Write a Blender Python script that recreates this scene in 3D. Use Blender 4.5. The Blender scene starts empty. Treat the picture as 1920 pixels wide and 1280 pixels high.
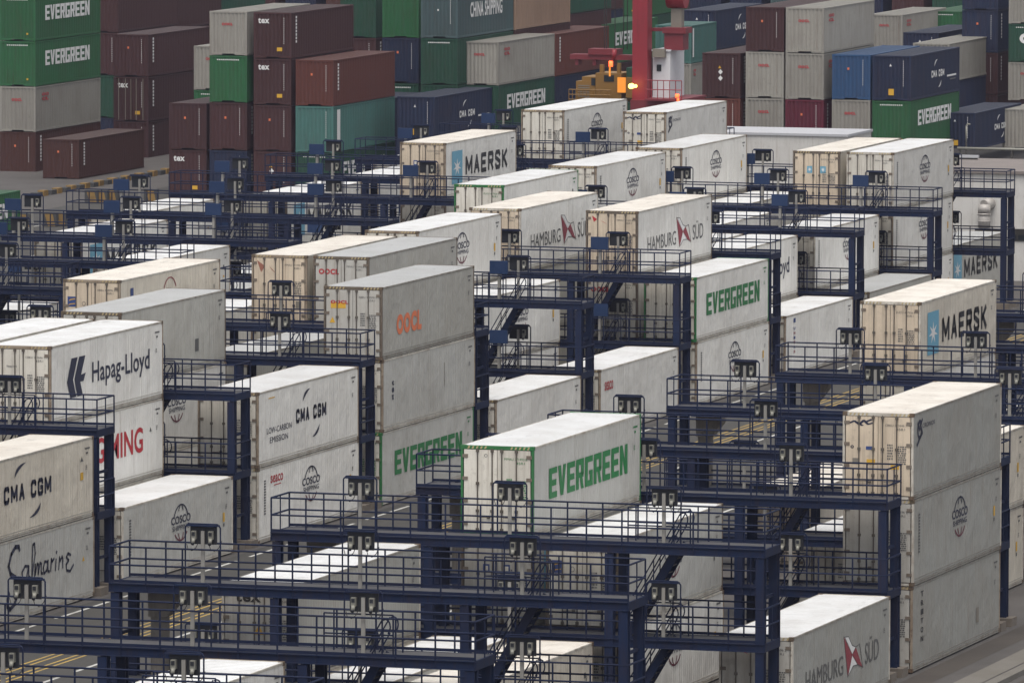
import bpy, bmesh, math, random
from mathutils import Matrix, Vector
random.seed(7)
S = bpy.context.scene
COL = S.collection
R = math.radians

# ------------------------------------------------------------------ camera
F_PX, AZ, PITCH, ROLL, CAMH = 15791.49, -0.30078197, 0.08415029, 0.00253992, 34.726157
ca, sa, cp, sp, cr, sr = math.cos(AZ), math.sin(AZ), math.cos(PITCH), math.sin(PITCH), math.cos(ROLL), math.sin(ROLL)
vR = Vector((ca, -sa, 0)); vF = Vector((sa*cp, ca*cp, -sp)); vU = Vector((sa*sp, ca*sp, cp))
cx = vR*cr + vU*sr; cy = vU*cr - vR*sr; cz = -vF
cam_d = bpy.data.cameras.new('camera'); cam = bpy.data.objects.new('camera', cam_d); COL.objects.link(cam)
cam.matrix_world = Matrix(((cx.x, cy.x, cz.x, 0), (cx.y, cy.y, cz.y, 0), (cx.z, cy.z, cz.z, CAMH), (0, 0, 0, 1)))
cam_d.sensor_width = 36; cam_d.lens = F_PX/1920*36
cam_d.clip_start = 5; cam_d.clip_end = 5000
S.camera = cam

def ray(px, py):
    a, b = px-960, py-640
    X = (a*cr+b*sr)/F_PX; Y = (-a*sr+b*cr)/F_PX
    u = -Y; d = cp+u*sp; z = u*cp-sp
    return X*ca+d*sa, -X*sa+d*ca, z
def aty(px, py, y):
    v = ray(px, py); t = y/v[1]; return v[0]*t, CAMH+v[2]*t
def atz(px, py, z):
    v = ray(px, py); t = (z-CAMH)/v[2]; return v[0]*t, v[1]*t

# ------------------------------------------------------------------ light
SUN_EL, SUN_AZ = R(68), R(166)          # compass-like: direction the light comes from, measured from +Y towards +X
w = bpy.data.worlds.new('World'); S.world = w; w.use_nodes = True
nt = w.node_tree; nt.nodes.clear()
out = nt.nodes.new('ShaderNodeOutputWorld'); bg = nt.nodes.new('ShaderNodeBackground')
sky = nt.nodes.new('ShaderNodeTexSky'); sky.sky_type = 'NISHITA'; sky.sun_disc = False
sky.sun_elevation = SUN_EL; sky.sun_rotation = SUN_AZ; sky.air_density = 1.0; sky.dust_density = 3.0
hs = nt.nodes.new('ShaderNodeHueSaturation'); hs.inputs['Saturation'].default_value = 0.16
nt.links.new(sky.outputs[0], hs.inputs['Color']); nt.links.new(hs.outputs[0], bg.inputs[0])
bg.inputs[1].default_value = 0.10
nt.links.new(bg.outputs[0], out.inputs[0])
sd = bpy.data.lights.new('sun', 'SUN'); sd.energy = 1.5; sd.angle = R(40); sd.color = (1.0, 0.93, 0.84)
sun = bpy.data.objects.new('sun', sd); COL.objects.link(sun)
dv = Vector((math.sin(SUN_AZ)*math.cos(SUN_EL), math.cos(SUN_AZ)*math.cos(SUN_EL), math.sin(SUN_EL)))
sun.rotation_euler = dv.to_track_quat('Z', 'Y').to_euler()
S.view_settings.view_transform = 'Standard'; S.view_settings.look = 'None'
S.view_settings.exposure = 0.72; S.view_settings.gamma = 1
S.render.resolution_x, S.render.resolution_y = 1024, 682

# ------------------------------------------------------------------ materials
M = {}
def mat(name, col, rough=0.6, metal=0.0, dirt=0.0, dirtcol=(0.12, 0.09, 0.06), streak=False, bump=0.0, rnd=0.0, emit=None, estr=0, dscale=0.35, dthr=0.5, ribs=None, spec=0.5, puddle=0):
    m = bpy.data.materials.new(name); m.use_nodes = True; n = m.node_tree; b = n.nodes['Principled BSDF']
    b.inputs['Roughness'].default_value = rough; b.inputs['Metallic'].default_value = metal
    b.inputs['Base Color'].default_value = (*col, 1)
    if emit:
        b.inputs['Emission Color'].default_value = (*emit, 1); b.inputs['Emission Strength'].default_value = estr
    b.inputs['Specular IOR Level'].default_value = spec
    L = n.links.new; last = None
    if dirt or rnd or bump or ribs:
        tc = n.nodes.new('ShaderNodeTexCoord'); oi = n.nodes.new('ShaderNodeObjectInfo')
        add = n.nodes.new('ShaderNodeVectorMath'); add.operation = 'ADD'
        mul = n.nodes.new('ShaderNodeMath'); mul.operation = 'MULTIPLY'; mul.inputs[1].default_value = 91.0
        L(oi.outputs['Random'], mul.inputs[0]); L(tc.outputs['Object'], add.inputs[0]); L(mul.outputs[0], add.inputs[1])
    if rnd:
        hv = n.nodes.new('ShaderNodeHueSaturation'); hv.inputs['Color'].default_value = (*col, 1)
        mr = n.nodes.new('ShaderNodeMapRange'); mr.inputs['To Min'].default_value = 1-rnd; mr.inputs['To Max'].default_value = 1+rnd*0.6
        L(oi.outputs['Random'], mr.inputs['Value']); L(mr.outputs[0], hv.inputs['Value']); last = hv.outputs[0]
    if dirt:
        # broad stains + fine grime, streaks run down the wall
        def layer(scale, vec, lo, hi, amt, colr, prev, detail=8):
            mp = n.nodes.new('ShaderNodeMapping'); mp.inputs['Scale'].default_value = vec
            L(add.outputs[0], mp.inputs[0])
            nz = n.nodes.new('ShaderNodeTexNoise'); nz.inputs['Scale'].default_value = scale; nz.inputs['Detail'].default_value = detail
            nz.inputs['Roughness'].default_value = 0.65
            L(mp.outputs[0], nz.inputs[0])
            rp = n.nodes.new('ShaderNodeMapRange'); rp.inputs['From Min'].default_value = lo; rp.inputs['From Max'].default_value = hi
            rp.inputs['To Max'].default_value = amt
            L(nz.outputs[0], rp.inputs['Value'])
            mx = n.nodes.new('ShaderNodeMix'); mx.data_type = 'RGBA'
            L(rp.outputs[0], mx.inputs[0])
            if prev is None: mx.inputs[6].default_value = (*col, 1)
            else: L(prev, mx.inputs[6])
            mx.inputs[7].default_value = (*colr, 1)
            return mx.outputs[2]
        last = layer(dscale, (1, 1, 1), dthr-0.08, dthr+0.3, dirt, dirtcol, last)
        if streak:
            last = layer(1.0, (7, 7, 0.35), 0.50, 0.76, dirt*1.2, dirtcol, last)
            last = layer(2.3, (5, 5, 0.12), 0.60, 0.72, min(.8, dirt*1.3), (dirtcol[0]*.9, dirtcol[1]*.62, dirtcol[2]*.45), last, 4)
        if puddle:
            last = layer(1.1, (1.6, .5, 1), 0.60, 0.66, puddle, tuple(c*.62 for c in col), last, 6)
            last = layer(1.0, (.35, 9, 1), 0.54, 0.80, puddle*.8, tuple(c*.55 for c in col), last, 4)
        last = layer(5.0, (1, 1, 1), 0.58, 0.75, dirt*0.9, tuple(c*0.7 for c in dirtcol), last)
    if last: L(last, b.inputs['Base Color'])
    if bump:
        nz = n.nodes.new('ShaderNodeTexNoise'); nz.inputs['Scale'].default_value = 14; nz.inputs['Detail'].default_value = 6
        L(add.outputs[0], nz.inputs[0])
        bp = n.nodes.new('ShaderNodeBump'); bp.inputs['Strength'].default_value = bump; bp.inputs['Distance'].default_value = 0.02
        L(nz.outputs[0], bp.inputs['Height']); L(bp.outputs[0], b.inputs['Normal'])
    if ribs:
        # fine pressed ribs as a bump along one axis (object space)
        axis, freq = ribs
        sep = n.nodes.new('ShaderNodeSeparateXYZ'); L(tc.outputs['Object'], sep.inputs[0])
        m1 = n.nodes.new('ShaderNodeMath'); m1.operation = 'MULTIPLY'; m1.inputs[1].default_value = freq*2*math.pi
        L(sep.outputs[axis], m1.inputs[0])
        m2 = n.nodes.new('ShaderNodeMath'); m2.operation = 'SINE'; L(m1.outputs[0], m2.inputs[0])
        bp = n.nodes.new('ShaderNodeBump'); bp.inputs['Strength'].default_value = 0.35; bp.inputs['Distance'].default_value = 0.01
        dn = n.nodes.new('ShaderNodeTexNoise'); dn.inputs['Scale'].default_value = 0.9; dn.inputs['Detail'].default_value = 3; L(add.outputs[0], dn.inputs[0])
        b2 = n.nodes.new('ShaderNodeBump'); b2.inputs['Strength'].default_value = 0.8; b2.inputs['Distance'].default_value = 0.10
        L(dn.outputs[0], b2.inputs['Height']); L(b2.outputs[0], bp.inputs['Normal'])
        L(m2.outputs[0], bp.inputs['Height']); L(bp.outputs[0], b.inputs['Normal'])
    M[name] = m; return m

grime = (0.20, 0.16, 0.115); rust = (0.16, 0.065, 0.03)
mat('reefer_white', (0.80, 0.79, 0.755), 0.5, dirt=0.26, dirtcol=grime, streak=True, rnd=0.16, ribs=(1, 4.2), dthr=0.5)
mat('reefer_cream', (0.66, 0.61, 0.52), 0.5, dirt=0.35, dirtcol=grime, streak=True, rnd=0.12, ribs=(1, 4.2))
mat('reefer_grey', (0.34, 0.345, 0.325), 0.55, dirt=0.35, dirtcol=grime, streak=True, rnd=0.12, ribs=(1, 4.2))  # grey-white sides; the dimness of the foreground is mixed into this colour
mat('reefer_mid', (0.50, 0.50, 0.475), 0.55, dirt=0.28, dirtcol=grime, streak=True, rnd=0.06, ribs=(1, 4.2))  # pale sides near the camera, darker foreground light put into the paint colour
mat('reefer_soft', (0.45, 0.445, 0.41), 0.55, dirt=0.30, dirtcol=grime, streak=True, rnd=0.08, ribs=(1, 4.2))
mat('door_white', (0.70, 0.67, 0.60), 0.5, dirt=0.40, dirtcol=grime, streak=True, rnd=0.10)
mat('door_cream', (0.68, 0.57, 0.44), 0.5, dirt=0.42, dirtcol=grime, streak=True, rnd=0.08)
mat('door_grey', (0.48, 0.47, 0.44), 0.55, dirt=0.42, dirtcol=grime, streak=True, rnd=0.08)
mat('roof_white', (0.69, 0.70, 0.71), 0.45, puddle=0.42, dirt=0.42, dirtcol=(0.30, 0.27, 0.23), rnd=0.08, dscale=0.6)
mat('roof_cream', (0.72, 0.69, 0.64), 0.5, puddle=0.55, dirt=0.42, dirtcol=(0.27, 0.20, 0.14), rnd=0.06, dscale=0.7)
mat('roof_grey', (0.47, 0.48, 0.485), 0.5, puddle=0.4, dirt=0.35, dirtcol=(0.25, 0.24, 0.22), rnd=0.08, dscale=0.6)
mat('frame_white', (0.58, 0.55, 0.49), 0.55, dirt=0.75, dirtcol=(0.16, 0.10, 0.06), rnd=0.1, dscale=2.2)
mat('frame_rusty', (0.30, 0.245, 0.185), 0.65, dirt=0.85, dirtcol=(0.11, 0.055, 0.03), dscale=2.5)
mat('frame_green', (0.02, 0.16, 0.045), 0.5, dirt=0.4, dirtcol=(0.05, 0.05, 0.03), dscale=2.0)
mat('frame_dark', (0.13, 0.105, 0.08), 0.65, dirt=0.7, dirtcol=(0.07, 0.04, 0.025), dscale=2.5)
mat('side_rail', (0.50, 0.48, 0.43), 0.65, dirt=0.8, dirtcol=(0.15, 0.09, 0.05), rnd=0.2, dscale=1.6)
mat('side_rail_grey', (0.30, 0.29, 0.26), 0.65, dirt=0.8, dirtcol=(0.10, 0.065, 0.04), rnd=0.2, dscale=1.6)
mat('casting', (0.13, 0.10, 0.07), 0.7, metal=0.2, dirt=0.5, dirtcol=rust)
mat('gasket', (0.022, 0.02, 0.018), 0.8)
mat('rod_steel', (0.15, 0.135, 0.115), 0.5, metal=0.5, dirt=0.5, dirtcol=(0.09, 0.05, 0.03))
mat('hinge', (0.18, 0.15, 0.12), 0.6, dirt=0.5, dirtcol=(0.09, 0.05, 0.03))
mat('hazard_dash', (0.44, 0.35, 0.19), 0.6)
mat('ink_navy', (0.012, 0.016, 0.045), 0.6)
mat('ink_black', (0.015, 0.015, 0.018), 0.6)
mat('ink_grey', (0.10, 0.10, 0.10), 0.6)
mat('ink_green', (0.012, 0.17, 0.045), 0.55)
mat('ink_red', (0.42, 0.02, 0.03), 0.55)
mat('ink_orange', (0.72, 0.19, 0.08), 0.6)
mat('ink_blue', (0.03, 0.06, 0.20), 0.55)
mat('ink_skyblue', (0.14, 0.36, 0.50), 0.55)
mat('ink_wine', (0.13, 0.022, 0.04), 0.55)
mat('ink_white', (0.72, 0.72, 0.72), 0.55)
mat('ink_maroon', (0.24, 0.03, 0.045), 0.55)
mat('ink_fadedred', (0.30, 0.12, 0.08), 0.6)
mat('sticker_yellow', (0.62, 0.36, 0.03), 0.6)
mat('sticker_grey', (0.20, 0.18, 0.15), 0.6)
mat('rack_blue', (0.0065, 0.0165, 0.052), 0.7, dirt=0.40, dirtcol=(0.030, 0.018, 0.015), streak=True, rnd=0.15, dscale=0.8, spec=0.2)
mat('rail_blue', (0.006, 0.0135, 0.044), 0.7, dirt=0.35, dirtcol=(0.025, 0.018, 0.018), dscale=1.5, rnd=0.15, spec=0.2)
mat('deck_grating', (0.060, 0.060, 0.066), 0.8, dirt=0.4, dirtcol=(0.02, 0.02, 0.02), dscale=1.5)
mat('post_grey', (0.30, 0.29, 0.27), 0.5, metal=0.3, dirt=0.3, dirtcol=(0.12, 0.11, 0.1))
mat('socket_shell', (0.22, 0.22, 0.195), 0.45, dirt=0.3, dirtcol=(0.2, 0.17, 0.1))
mat('socket_dark', (0.010, 0.012, 0.018), 0.6)
mat('panel_blue', (0.008, 0.026, 0.080), 0.6, spec=0.3, dirt=0.2, dirtcol=(0.02, 0.03, 0.06))
mat('concrete_pillar', (0.20, 0.18, 0.155), 0.85, dirt=0.5, dirtcol=(0.07, 0.06, 0.05), streak=True)
mat('concrete_foot', (0.17, 0.145, 0.12), 0.9, dirt=0.5, dirtcol=(0.06, 0.045, 0.03), dscale=1.5)
for nm, c in dict(green=(0.026, 0.150, 0.055), deepgreen=(0.018, 0.090, 0.055), maroon=(0.075, 0.030, 0.032), brown=(0.090, 0.035, 0.028),
                  redbrown=(0.16, 0.048, 0.035), oocl=(0.40, 0.385, 0.345), navy=(0.016, 0.030, 0.078), blue=(0.030, 0.100, 0.240),
                  teal=(0.075, 0.21, 0.19), slate=(0.085, 0.145, 0.155), tan=(0.36, 0.24, 0.17), crimson=(0.15, 0.018, 0.04), white=(0.5, 0.5, 0.48)).items():
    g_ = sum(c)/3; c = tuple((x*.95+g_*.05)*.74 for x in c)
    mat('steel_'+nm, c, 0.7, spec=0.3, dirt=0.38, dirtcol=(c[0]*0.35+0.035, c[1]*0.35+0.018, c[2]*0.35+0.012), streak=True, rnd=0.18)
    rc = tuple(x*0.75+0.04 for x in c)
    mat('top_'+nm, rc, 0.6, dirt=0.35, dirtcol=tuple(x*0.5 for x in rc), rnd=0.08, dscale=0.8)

# ------------------------------------------------------------------ helpers
def link(o, parent=None):
    COL.objects.link(o)
    if parent: o.parent = parent
    return o
def box(bm, x0, x1, y0, y1, z0, z1, mi=0):
    vs = [bm.verts.new(p) for p in ((x0,y0,z0),(x1,y0,z0),(x1,y1,z0),(x0,y1,z0),(x0,y0,z1),(x1,y0,z1),(x1,y1,z1),(x0,y1,z1))]
    for f in ((0,3,2,1),(4,5,6,7),(0,1,5,4),(1,2,6,5),(2,3,7,6),(3,0,4,7)):
        fc = bm.faces.new([vs[i] for i in f]); fc.material_index = mi
def tube(bm, p, q, r, n=6, mi=0, cap=True):
    p, q = Vector(p), Vector(q); d = (q-p).normalized()
    a = d.cross(Vector((0, 0, 1))) if abs(d.z) < 0.9 else d.cross(Vector((1, 0, 0)))
    a.normalize(); b = d.cross(a)
    c1 = [bm.verts.new(p+a*(r*math.cos(t*2*math.pi/n))+b*(r*math.sin(t*2*math.pi/n))) for t in range(n)]
    c2 = [bm.verts.new(q+a*(r*math.cos(t*2*math.pi/n))+b*(r*math.sin(t*2*math.pi/n))) for t in range(n)]
    for i in range(n):
        f = bm.faces.new((c1[i], c1[(i+1) % n], c2[(i+1) % n], c2[i])); f.material_index = mi; f.smooth = n > 6
    if cap:
        f = bm.faces.new(c1); f.material_index = mi; f = bm.faces.new(c2[::-1]); f.material_index = mi
def beam(bm, p, q, wd, h, mi=0):
    """box from p to q, wd wide across (horizontal), h high"""
    p, q = Vector(p), Vector(q); d = (q-p).normalized()
    s = d.cross(Vector((0, 0, 1))); s = Vector((1, 0, 0)) if s.length < 1e-4 else s.normalized(); u = s.cross(d).normalized()
    vs = [bm.verts.new(e+s*(wd/2*a)+u*(h/2*b)) for e in (p, q) for a, b in ((-1,-1),(1,-1),(1,1),(-1,1))]
    for f in ((0,1,2,3),(7,6,5,4),(0,4,5,1),(1,5,6,2),(2,6,7,3),(3,7,4,0)):
        fc = bm.faces.new([vs[i] for i in f]); fc.material_index = mi
def mesh(name, fn, mats):
    bm = bmesh.new(); fn(bm); bmesh.ops.recalc_face_normals(bm, faces=bm.faces)
    me = bpy.data.meshes.new(name); bm.to_mesh(me); bm.free()
    for m in mats: me.materials.append(M[m])
    return me
MC = {}
def cmesh(key, name, fn, mats):
    if key not in MC: MC[key] = mesh(name, fn, mats)
    return MC[key]
def part(name, me, parent, loc=None, label=None):
    o = bpy.data.objects.new(name, me); link(o, parent)
    if loc: o.location = loc
    if label: o['label'] = label
    return o
def thing(name, label, cat, loc=(0,0,0), rz=0, group=None):
    o = bpy.data.objects.new(name, None); o.empty_display_size = 0.3; link(o)
    o.location = loc; o.rotation_euler = (0, 0, rz); o['label'] = label; o['category'] = cat
    if group: o['group'] = group
    return o
def struct(name, me, kind='structure'):
    o = bpy.data.objects.new(name, me); link(o); o['kind'] = kind; return o

# ------------------------------------------------------------------ lettering: flat meshes in (u, v) turned onto a wall
_fc = {}
def font_shape(s, bold=0.0, shear=0.0):
    key = (s, bold, shear)
    if key in _fc: return _fc[key]
    cu = bpy.data.curves.new('t', 'FONT'); cu.body = s; cu.offset = bold; cu.shear = shear; cu.resolution_u = 3
    cu.space_character = 1.0+bold*2.5
    o = bpy.data.objects.new('t', cu); COL.objects.link(o)
    dg = bpy.context.evaluated_depsgraph_get(); dg.update()
    me = bpy.data.meshes.new_from_object(o.evaluated_get(dg))
    vs = [(v.co.x, v.co.y) for v in me.vertices]; fs = [tuple(p.vertices) for p in me.polygons]
    bpy.data.objects.remove(o); bpy.data.curves.remove(cu); bpy.data.meshes.remove(me)
    x0 = min(v[0] for v in vs); x1 = max(v[0] for v in vs); y0 = min(v[1] for v in vs); y1 = max(v[1] for v in vs)
    vs = [((x-x0)/(x1-x0), (y-y0)/(y1-y0)) for x, y in vs]
    _fc[key] = (vs, fs); return _fc[key]
def stroke_shape(lines, t, asp=1.0):
    """polylines in a unit box, thickness t -> quads"""
    vs, fs = [], []
    for ln in lines:
        n = len(ln)
        for i in range(n-1):
            (xa, ya), (xb, yb) = ln[i], ln[i+1]
            dx, dy = (xb-xa)*asp, yb-ya; l = math.hypot(dx, dy) or 1; nx, ny = -dy/l*t/2/asp, dx/l*t/2; ex, ey = dx/l*t/2/asp, dy/l*t/2
            k = len(vs); vs += [(xa+nx-ex*.6, ya+ny-ey*.6), (xa-nx-ex*.6, ya-ny-ey*.6), (xb-nx+ex*.6, yb-ny+ey*.6), (xb+nx+ex*.6, yb+ny+ey*.6)]; fs.append((k, k+1, k+2, k+3))
    return vs, fs
# heavy square letters
BLK = {'E': [(0,0,.36,1),(.36,.0,1,.2),(.36,.4,.92,.6),(.36,.8,1,1)],
       'V': None, 'R': None, 'G': [(0,0,.36,1),(.36,0,1,.2),(.36,.8,1,1),(.64,.2,1,.52),(.52,.4,.64,.52)], 'N': None}
def block_word(word, gap=0.14):
    vs, fs = [], []; n = len(word); wd = 1/(n+gap*(n-1)); x = 0
    def q(pts):
        k = len(vs); vs.extend([(x+wd*a, b) for a, b in pts]); fs.append(tuple(range(k, k+len(pts))))
    for ch in word:
        if ch == 'V': q([(0,1),(.36,1),(.62,.0),(.32,0)]); q([(.64,1),(1,1),(.66,0),(.5,0),(.5,.3)])
        elif ch == 'R': q([(0,0),(.36,0),(.36,1),(0,1)]); q([(.36,.8),(1,.8),(1,1),(.36,1)]); q([(.66,.45),(1,.45),(1,.8),(.66,.8)]); q([(.36,.38),(.95,.38),(.95,.55),(.36,.55)]); q([(.5,.38),(.8,.38),(1,0),(.66,0)])
        elif ch == 'N': q([(0,0),(.34,0),(.34,1),(0,1)]); q([(.66,0),(1,0),(1,1),(.66,1)]); q([(.34,1),(.34,.55),(.66,0),(.66,.45)])
        else:
            for a, b, c, d in BLK[ch]: q([(a,b),(c,b),(c,d),(a,d)])
        x += wd*(1+gap)
    return vs, fs
def decal(shape, face, u0, v0, u1, v1, L, W, H, off=0.004, rot90=False, slant=0.0):
    """shape in unit box -> list of 3D verts on container face; face 'side' = +X wall (u from near to far), 'front' = -Y wall"""
    vs, fs = shape; out = []
    for a, b in vs:
        if rot90: a, b = b, 1-a
        u = u0+a*(u1-u0); v = v0+b*(v1-v0)+slant*a
        if face == 'side': out.append((W/2+off, -L/2+u*L, v*H))
        else: out.append((-W/2+u*W, -L/2-off, v*H))
    return out, fs
def decal_mesh(key, name, items, L, W, H):
    """items: (shape, face, u0,v0,u1,v1, matname, opts) -> one mesh"""
    if key in MC: return MC[key]
    V, Fc, mi, mats = [], [], [], []
    for i, it in enumerate(items):
        sh, face, u0, v0, u1, v1, mt = it[:7]; op = it[7] if len(it) > 7 else {}
        vv, ff = decal(sh, face, u0, v0, u1, v1, L, W, H, **op)
        k = len(V); V += vv
        if mt not in mats: mats.append(mt)
        for f in ff: Fc.append(tuple(k+q for q in f)); mi.append(mats.index(mt))
    me = bpy.data.meshes.new(name); me.from_pydata(V, [], Fc)
    for m in mats: me.materials.append(M[m])
    for p, q in zip(me.polygons, mi): p.material_index = q
    MC[key] = me; return me
def letter(key, nm, items, L, t):
    for face, pre in (('side', 'side_'), ('front', 'end_')):
        it = [i for i in items if i[1] == face]
        if it: part(pre+nm, decal_mesh((key, face), pre+nm, it, L, RW, RH), t)
SQ = ([(0,0),(1,0),(1,1),(0,1)], [(0,1,2,3)])
TRI = ([(0,0),(1,0),(.5,1)], [(0,1,2)])
def ring(a0, a1, t, n=14, cx=.5, cy=.5, rx=.5, ry=.5, tap=False):
    vs, fs = [], []
    for i in range(n+1):
        an = R(a0+(a1-a0)*i/n); k = t*(math.sin(math.pi*i/n) if tap else 1)+(.004 if tap else 0)
        vs += [(cx+math.cos(an)*(rx-k/2), cy+math.sin(an)*(ry-k/2)), (cx+math.cos(an)*(rx+k/2), cy+math.sin(an)*(ry+k/2))]
    for i in range(n): fs.append((2*i, 2*i+1, 2*i+3, 2*i+2))
    return vs, fs
def star(n=7):
    vs = [(.5, .5)]; fs = []
    for i in range(2*n):
        r = .40 if i % 2 == 0 else .13; an = math.pi/2+i*math.pi/n
        vs.append((.5+r*math.cos(an)*1.0, .5+r*math.sin(an)))
    for i in range(2*n): fs.append((0, 1+i, 1+(i+1) % (2*n)))
    return vs, fs
T = font_shape

# ------------------------------------------------------------------ refrigerated container
RW, RL, RH = 2.438, 12.192, 2.896
def m_body(bm):
    x = RW/2-0.012
    box(bm, -x, x, -RL/2+.10, RL/2-.05, .16, RH-.035, 0)
    for i in range(1, 10):      # panel seams
        y = -RL/2+.10+(RL-.15)*i/10
        box(bm, x-.001, x+.004, y-.018, y+.018, .27, RH-.12, 0); box(bm, -x-.004, -x+.001, y-.018, y+.018, .27, RH-.12, 0)
    # recessed dark door frame
    box(bm, -x+.03, x-.03, -RL/2+.045, -RL/2+.10, .12, RH-.12, 1)
def m_frame(bm):
    a, b, h = RW/2, RL/2, RH
    for sx in (-1, 1):
        for sy in (-1, 1):
            x0, x1 = sorted((sx*a, sx*(a-.075))); y0, y1 = sorted((sy*b, sy*(b-.10)))
            box(bm, x0, x1, y0, y1, .13, h-.13, 0)
            x0, x1 = sorted((sx*(a+.003), sx*(a-.15))); y0, y1 = sorted((sy*(b+.003), sy*(b-.178)))
            box(bm, x0, x1, y0, y1, .002, .12, 1); box(bm, x0, x1, y0, y1, h-.118, h+.002, 1)
        x0, x1 = sorted((sx*(a-.002), sx*(a-.05)))
        box(bm, x0, x1, -b+.18, b-.18, .02, .07, 2); box(bm, x0, x1, -b+.18, b-.18, .085, .15, 2)
        box(bm, x0, x1, -b+.18, b-.18, h-.085, h-.012, 2)
        x0, x1 = sorted((sx*(a-.006), sx*(a-.05)))
        box(bm, x0, x1, -b+.18, b-.18, .215, .245, 2)
    box(bm, -a+.16, a-.16, -b, -b+.09, .015, .10, 0); box(bm, -a+.16, a-.16, -b, -b+.09, h-.115, h-.004, 0)
    box(bm, -a+.16, a-.16, b-.09, b, .015, .12, 0); box(bm, -a+.16, a-.16, b-.09, b, h-.115, h-.004, 0)
    # underside cross members
    for i in range(12): box(bm, -a+.06, a-.06, -b+.6+i, -b+.68+i, .05, .155, 2)
def m_roof(bm):
    a, b, h = RW/2-.052, RL/2-.095, RH
    box(bm, -a, a, -b, b, h-.034, h-.014, 0)
    n = 38
    for i in range(n):
        y = -b+.2+(2*b-.4)*i/(n-1)
        box(bm, -a+.08, a-.08, y-.05, y+.05, h-.0145, h-.004, 0)
def m_door(bm):  # built for the door whose outer edge is at x=-RW/2+.08, width dw
    dw = RW/2-.118
    box(bm, 0, dw, 0, .045, 0, RH-.27, 0)
    for z in (.25, .98, 1.70, 2.42):   # hinges at the outer edge
        box(bm, -.055, .13, -.022, -.001, z-.055, z+.055, 1)
def m_door_m(bm):
    dw = RW/2-.118
    box(bm, -dw, 0, 0, .045, 0, RH-.27, 0)
    for z in (.25, .98, 1.70, 2.42): box(bm, -.13, .055, -.022, -.001, z-.055, z+.055, 1)
def m_rod(bm):
    tube(bm, (0, 0, -.06), (0, 0, RH-.22), .021, 6, 0)
    for z in (.02, .62, 1.5, RH-.34): box(bm, -.05, .05, -.03, .028, z, z+.09, 0)
def m_handle(bm):
    tube(bm, (0, -.03, 0), (.42, -.03, .02), .014, 5, 0); box(bm, .30, .40, -.03, .02, -.03, .05, 0)
def m_cool(bm):
    a, b = RW/2-.10, RL/2
    box(bm, -a, a, b-.05, b-.012, .14, RH-.14, 0)
    box(bm, -a+.2, a-.2, b-.013, b-.002, 1.5, RH-.4, 1); box(bm, -a+.15, a-.15, b-.013, b-.004, .3, 1.2, 2)
def m_hazard(bm):
    a, b, h = RW/2, RL/2, RH
    for s in (-1, 1):
        for i in range(5):
            x = s*(a-.22-.14*i); vs = [bm.verts.new(p) for p in ((x, -b-.004, h-.10), (x+.06, -b-.004, h-.10), (x+.10, -b-.004, h-.02), (x+.04, -b-.004, h-.02))]
            bm.faces.new(vs)

side, front = 'side', 'front'
def tinytext(face, u0, v0, u1, v1, rows, seed, mt='ink_grey'):
    """rows of small unreadable stencil marks"""
    r = random.Random(seed); it = []
    dv = (v1-v0)/rows
    for i in range(rows):
        u = u0
        while u < u1-.004:
            l = (u1-u0)*r.uniform(.10, .28)
            it.append((SQ, face, u, v1-dv*(i+.62), min(u+l, u1), v1-dv*i, mt)); u += l+(u1-u0)*r.uniform(.03, .12)
    return it
def code_rows(seed, mt='ink_grey'):
    r = random.Random(seed)
    c = ''.join(r.choice('ABCEKLMTU') for _ in range(3))+'U '+str(r.randint(100000, 999999))+' '+str(r.randint(0, 9))
    it = [(T(c), front, .60, .845, .91, .872, mt), (T('45R1'), front, .76, .80, .88, .828, mt)]
    it += tinytext(front, .63, .45, .71, .64, 6, seed+5, mt) + tinytext(front, .78, .40, .90, .62, 9, seed+9, mt)
    it += [(SQ, side, .925, .86, .965, .88, mt), (SQ, side, .935, .80, .95, .825, mt)]
    it += tinytext(side, .93, .60, .945, .66, 3, seed+2, mt)
    return it
def side_cosco(small=True):
    it = [(T('COSCO', .022), side, .43, .59, .605, .695, 'ink_navy'), (T('SHIPPING', .006), side, .44, .505, .595, .57, 'ink_navy')]
    for k, rx in ((0, .42), (1, .17)):
        it.append((ring(20 if k == 0 else 40, 160 if k == 0 else 140, .045, cx=.5, cy=.5, rx=rx, ry=.5), side, .44, .40, .595, .83, 'ink_navy'))
        it.append((ring(213, 327, .045, cx=.5, cy=.5, rx=rx, ry=.5), side, .44, .37, .595, .80, 'ink_wine'))
    it += [(SQ, side, .905, .44, .922, .56, 'sticker_yellow'), (SQ, side, .908, .38, .92, .42, 'ink_grey')]
    r = random.Random(3)
    for i in range(13): it.append((SQ, side, .055, .80-.036*i, .072, .822-.036*i, 'ink_grey'))
    return it
def cyr(x): return x
STY = {}
STY['cosco'] = side_cosco()
STY['cosco_seaco'] = side_cosco()+[(T('seaco', .012), side, .12, .76, .24, .86, 'ink_red'), (SQ, side, .15, .72, .22, .732, 'ink_red')]
STY['ever'] = [(block_word('EVERGREEN'), side, .14, .365, .87, .705, 'ink_green'), (ring(0, 360, .13, cx=.5, cy=.5, rx=.4, ry=.4), front, .32, .87, .37, .91, 'ink_grey')]
STY['maersk'] = [(SQ, side, .09, .25, .235, .83, 'ink_skyblue'), (star(), side, .09, .34, .235, .74, 'ink_white', {'off': .007}), ('MAERSKWORD', side, .28, .36, .87, .71, 'ink_black')]
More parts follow.
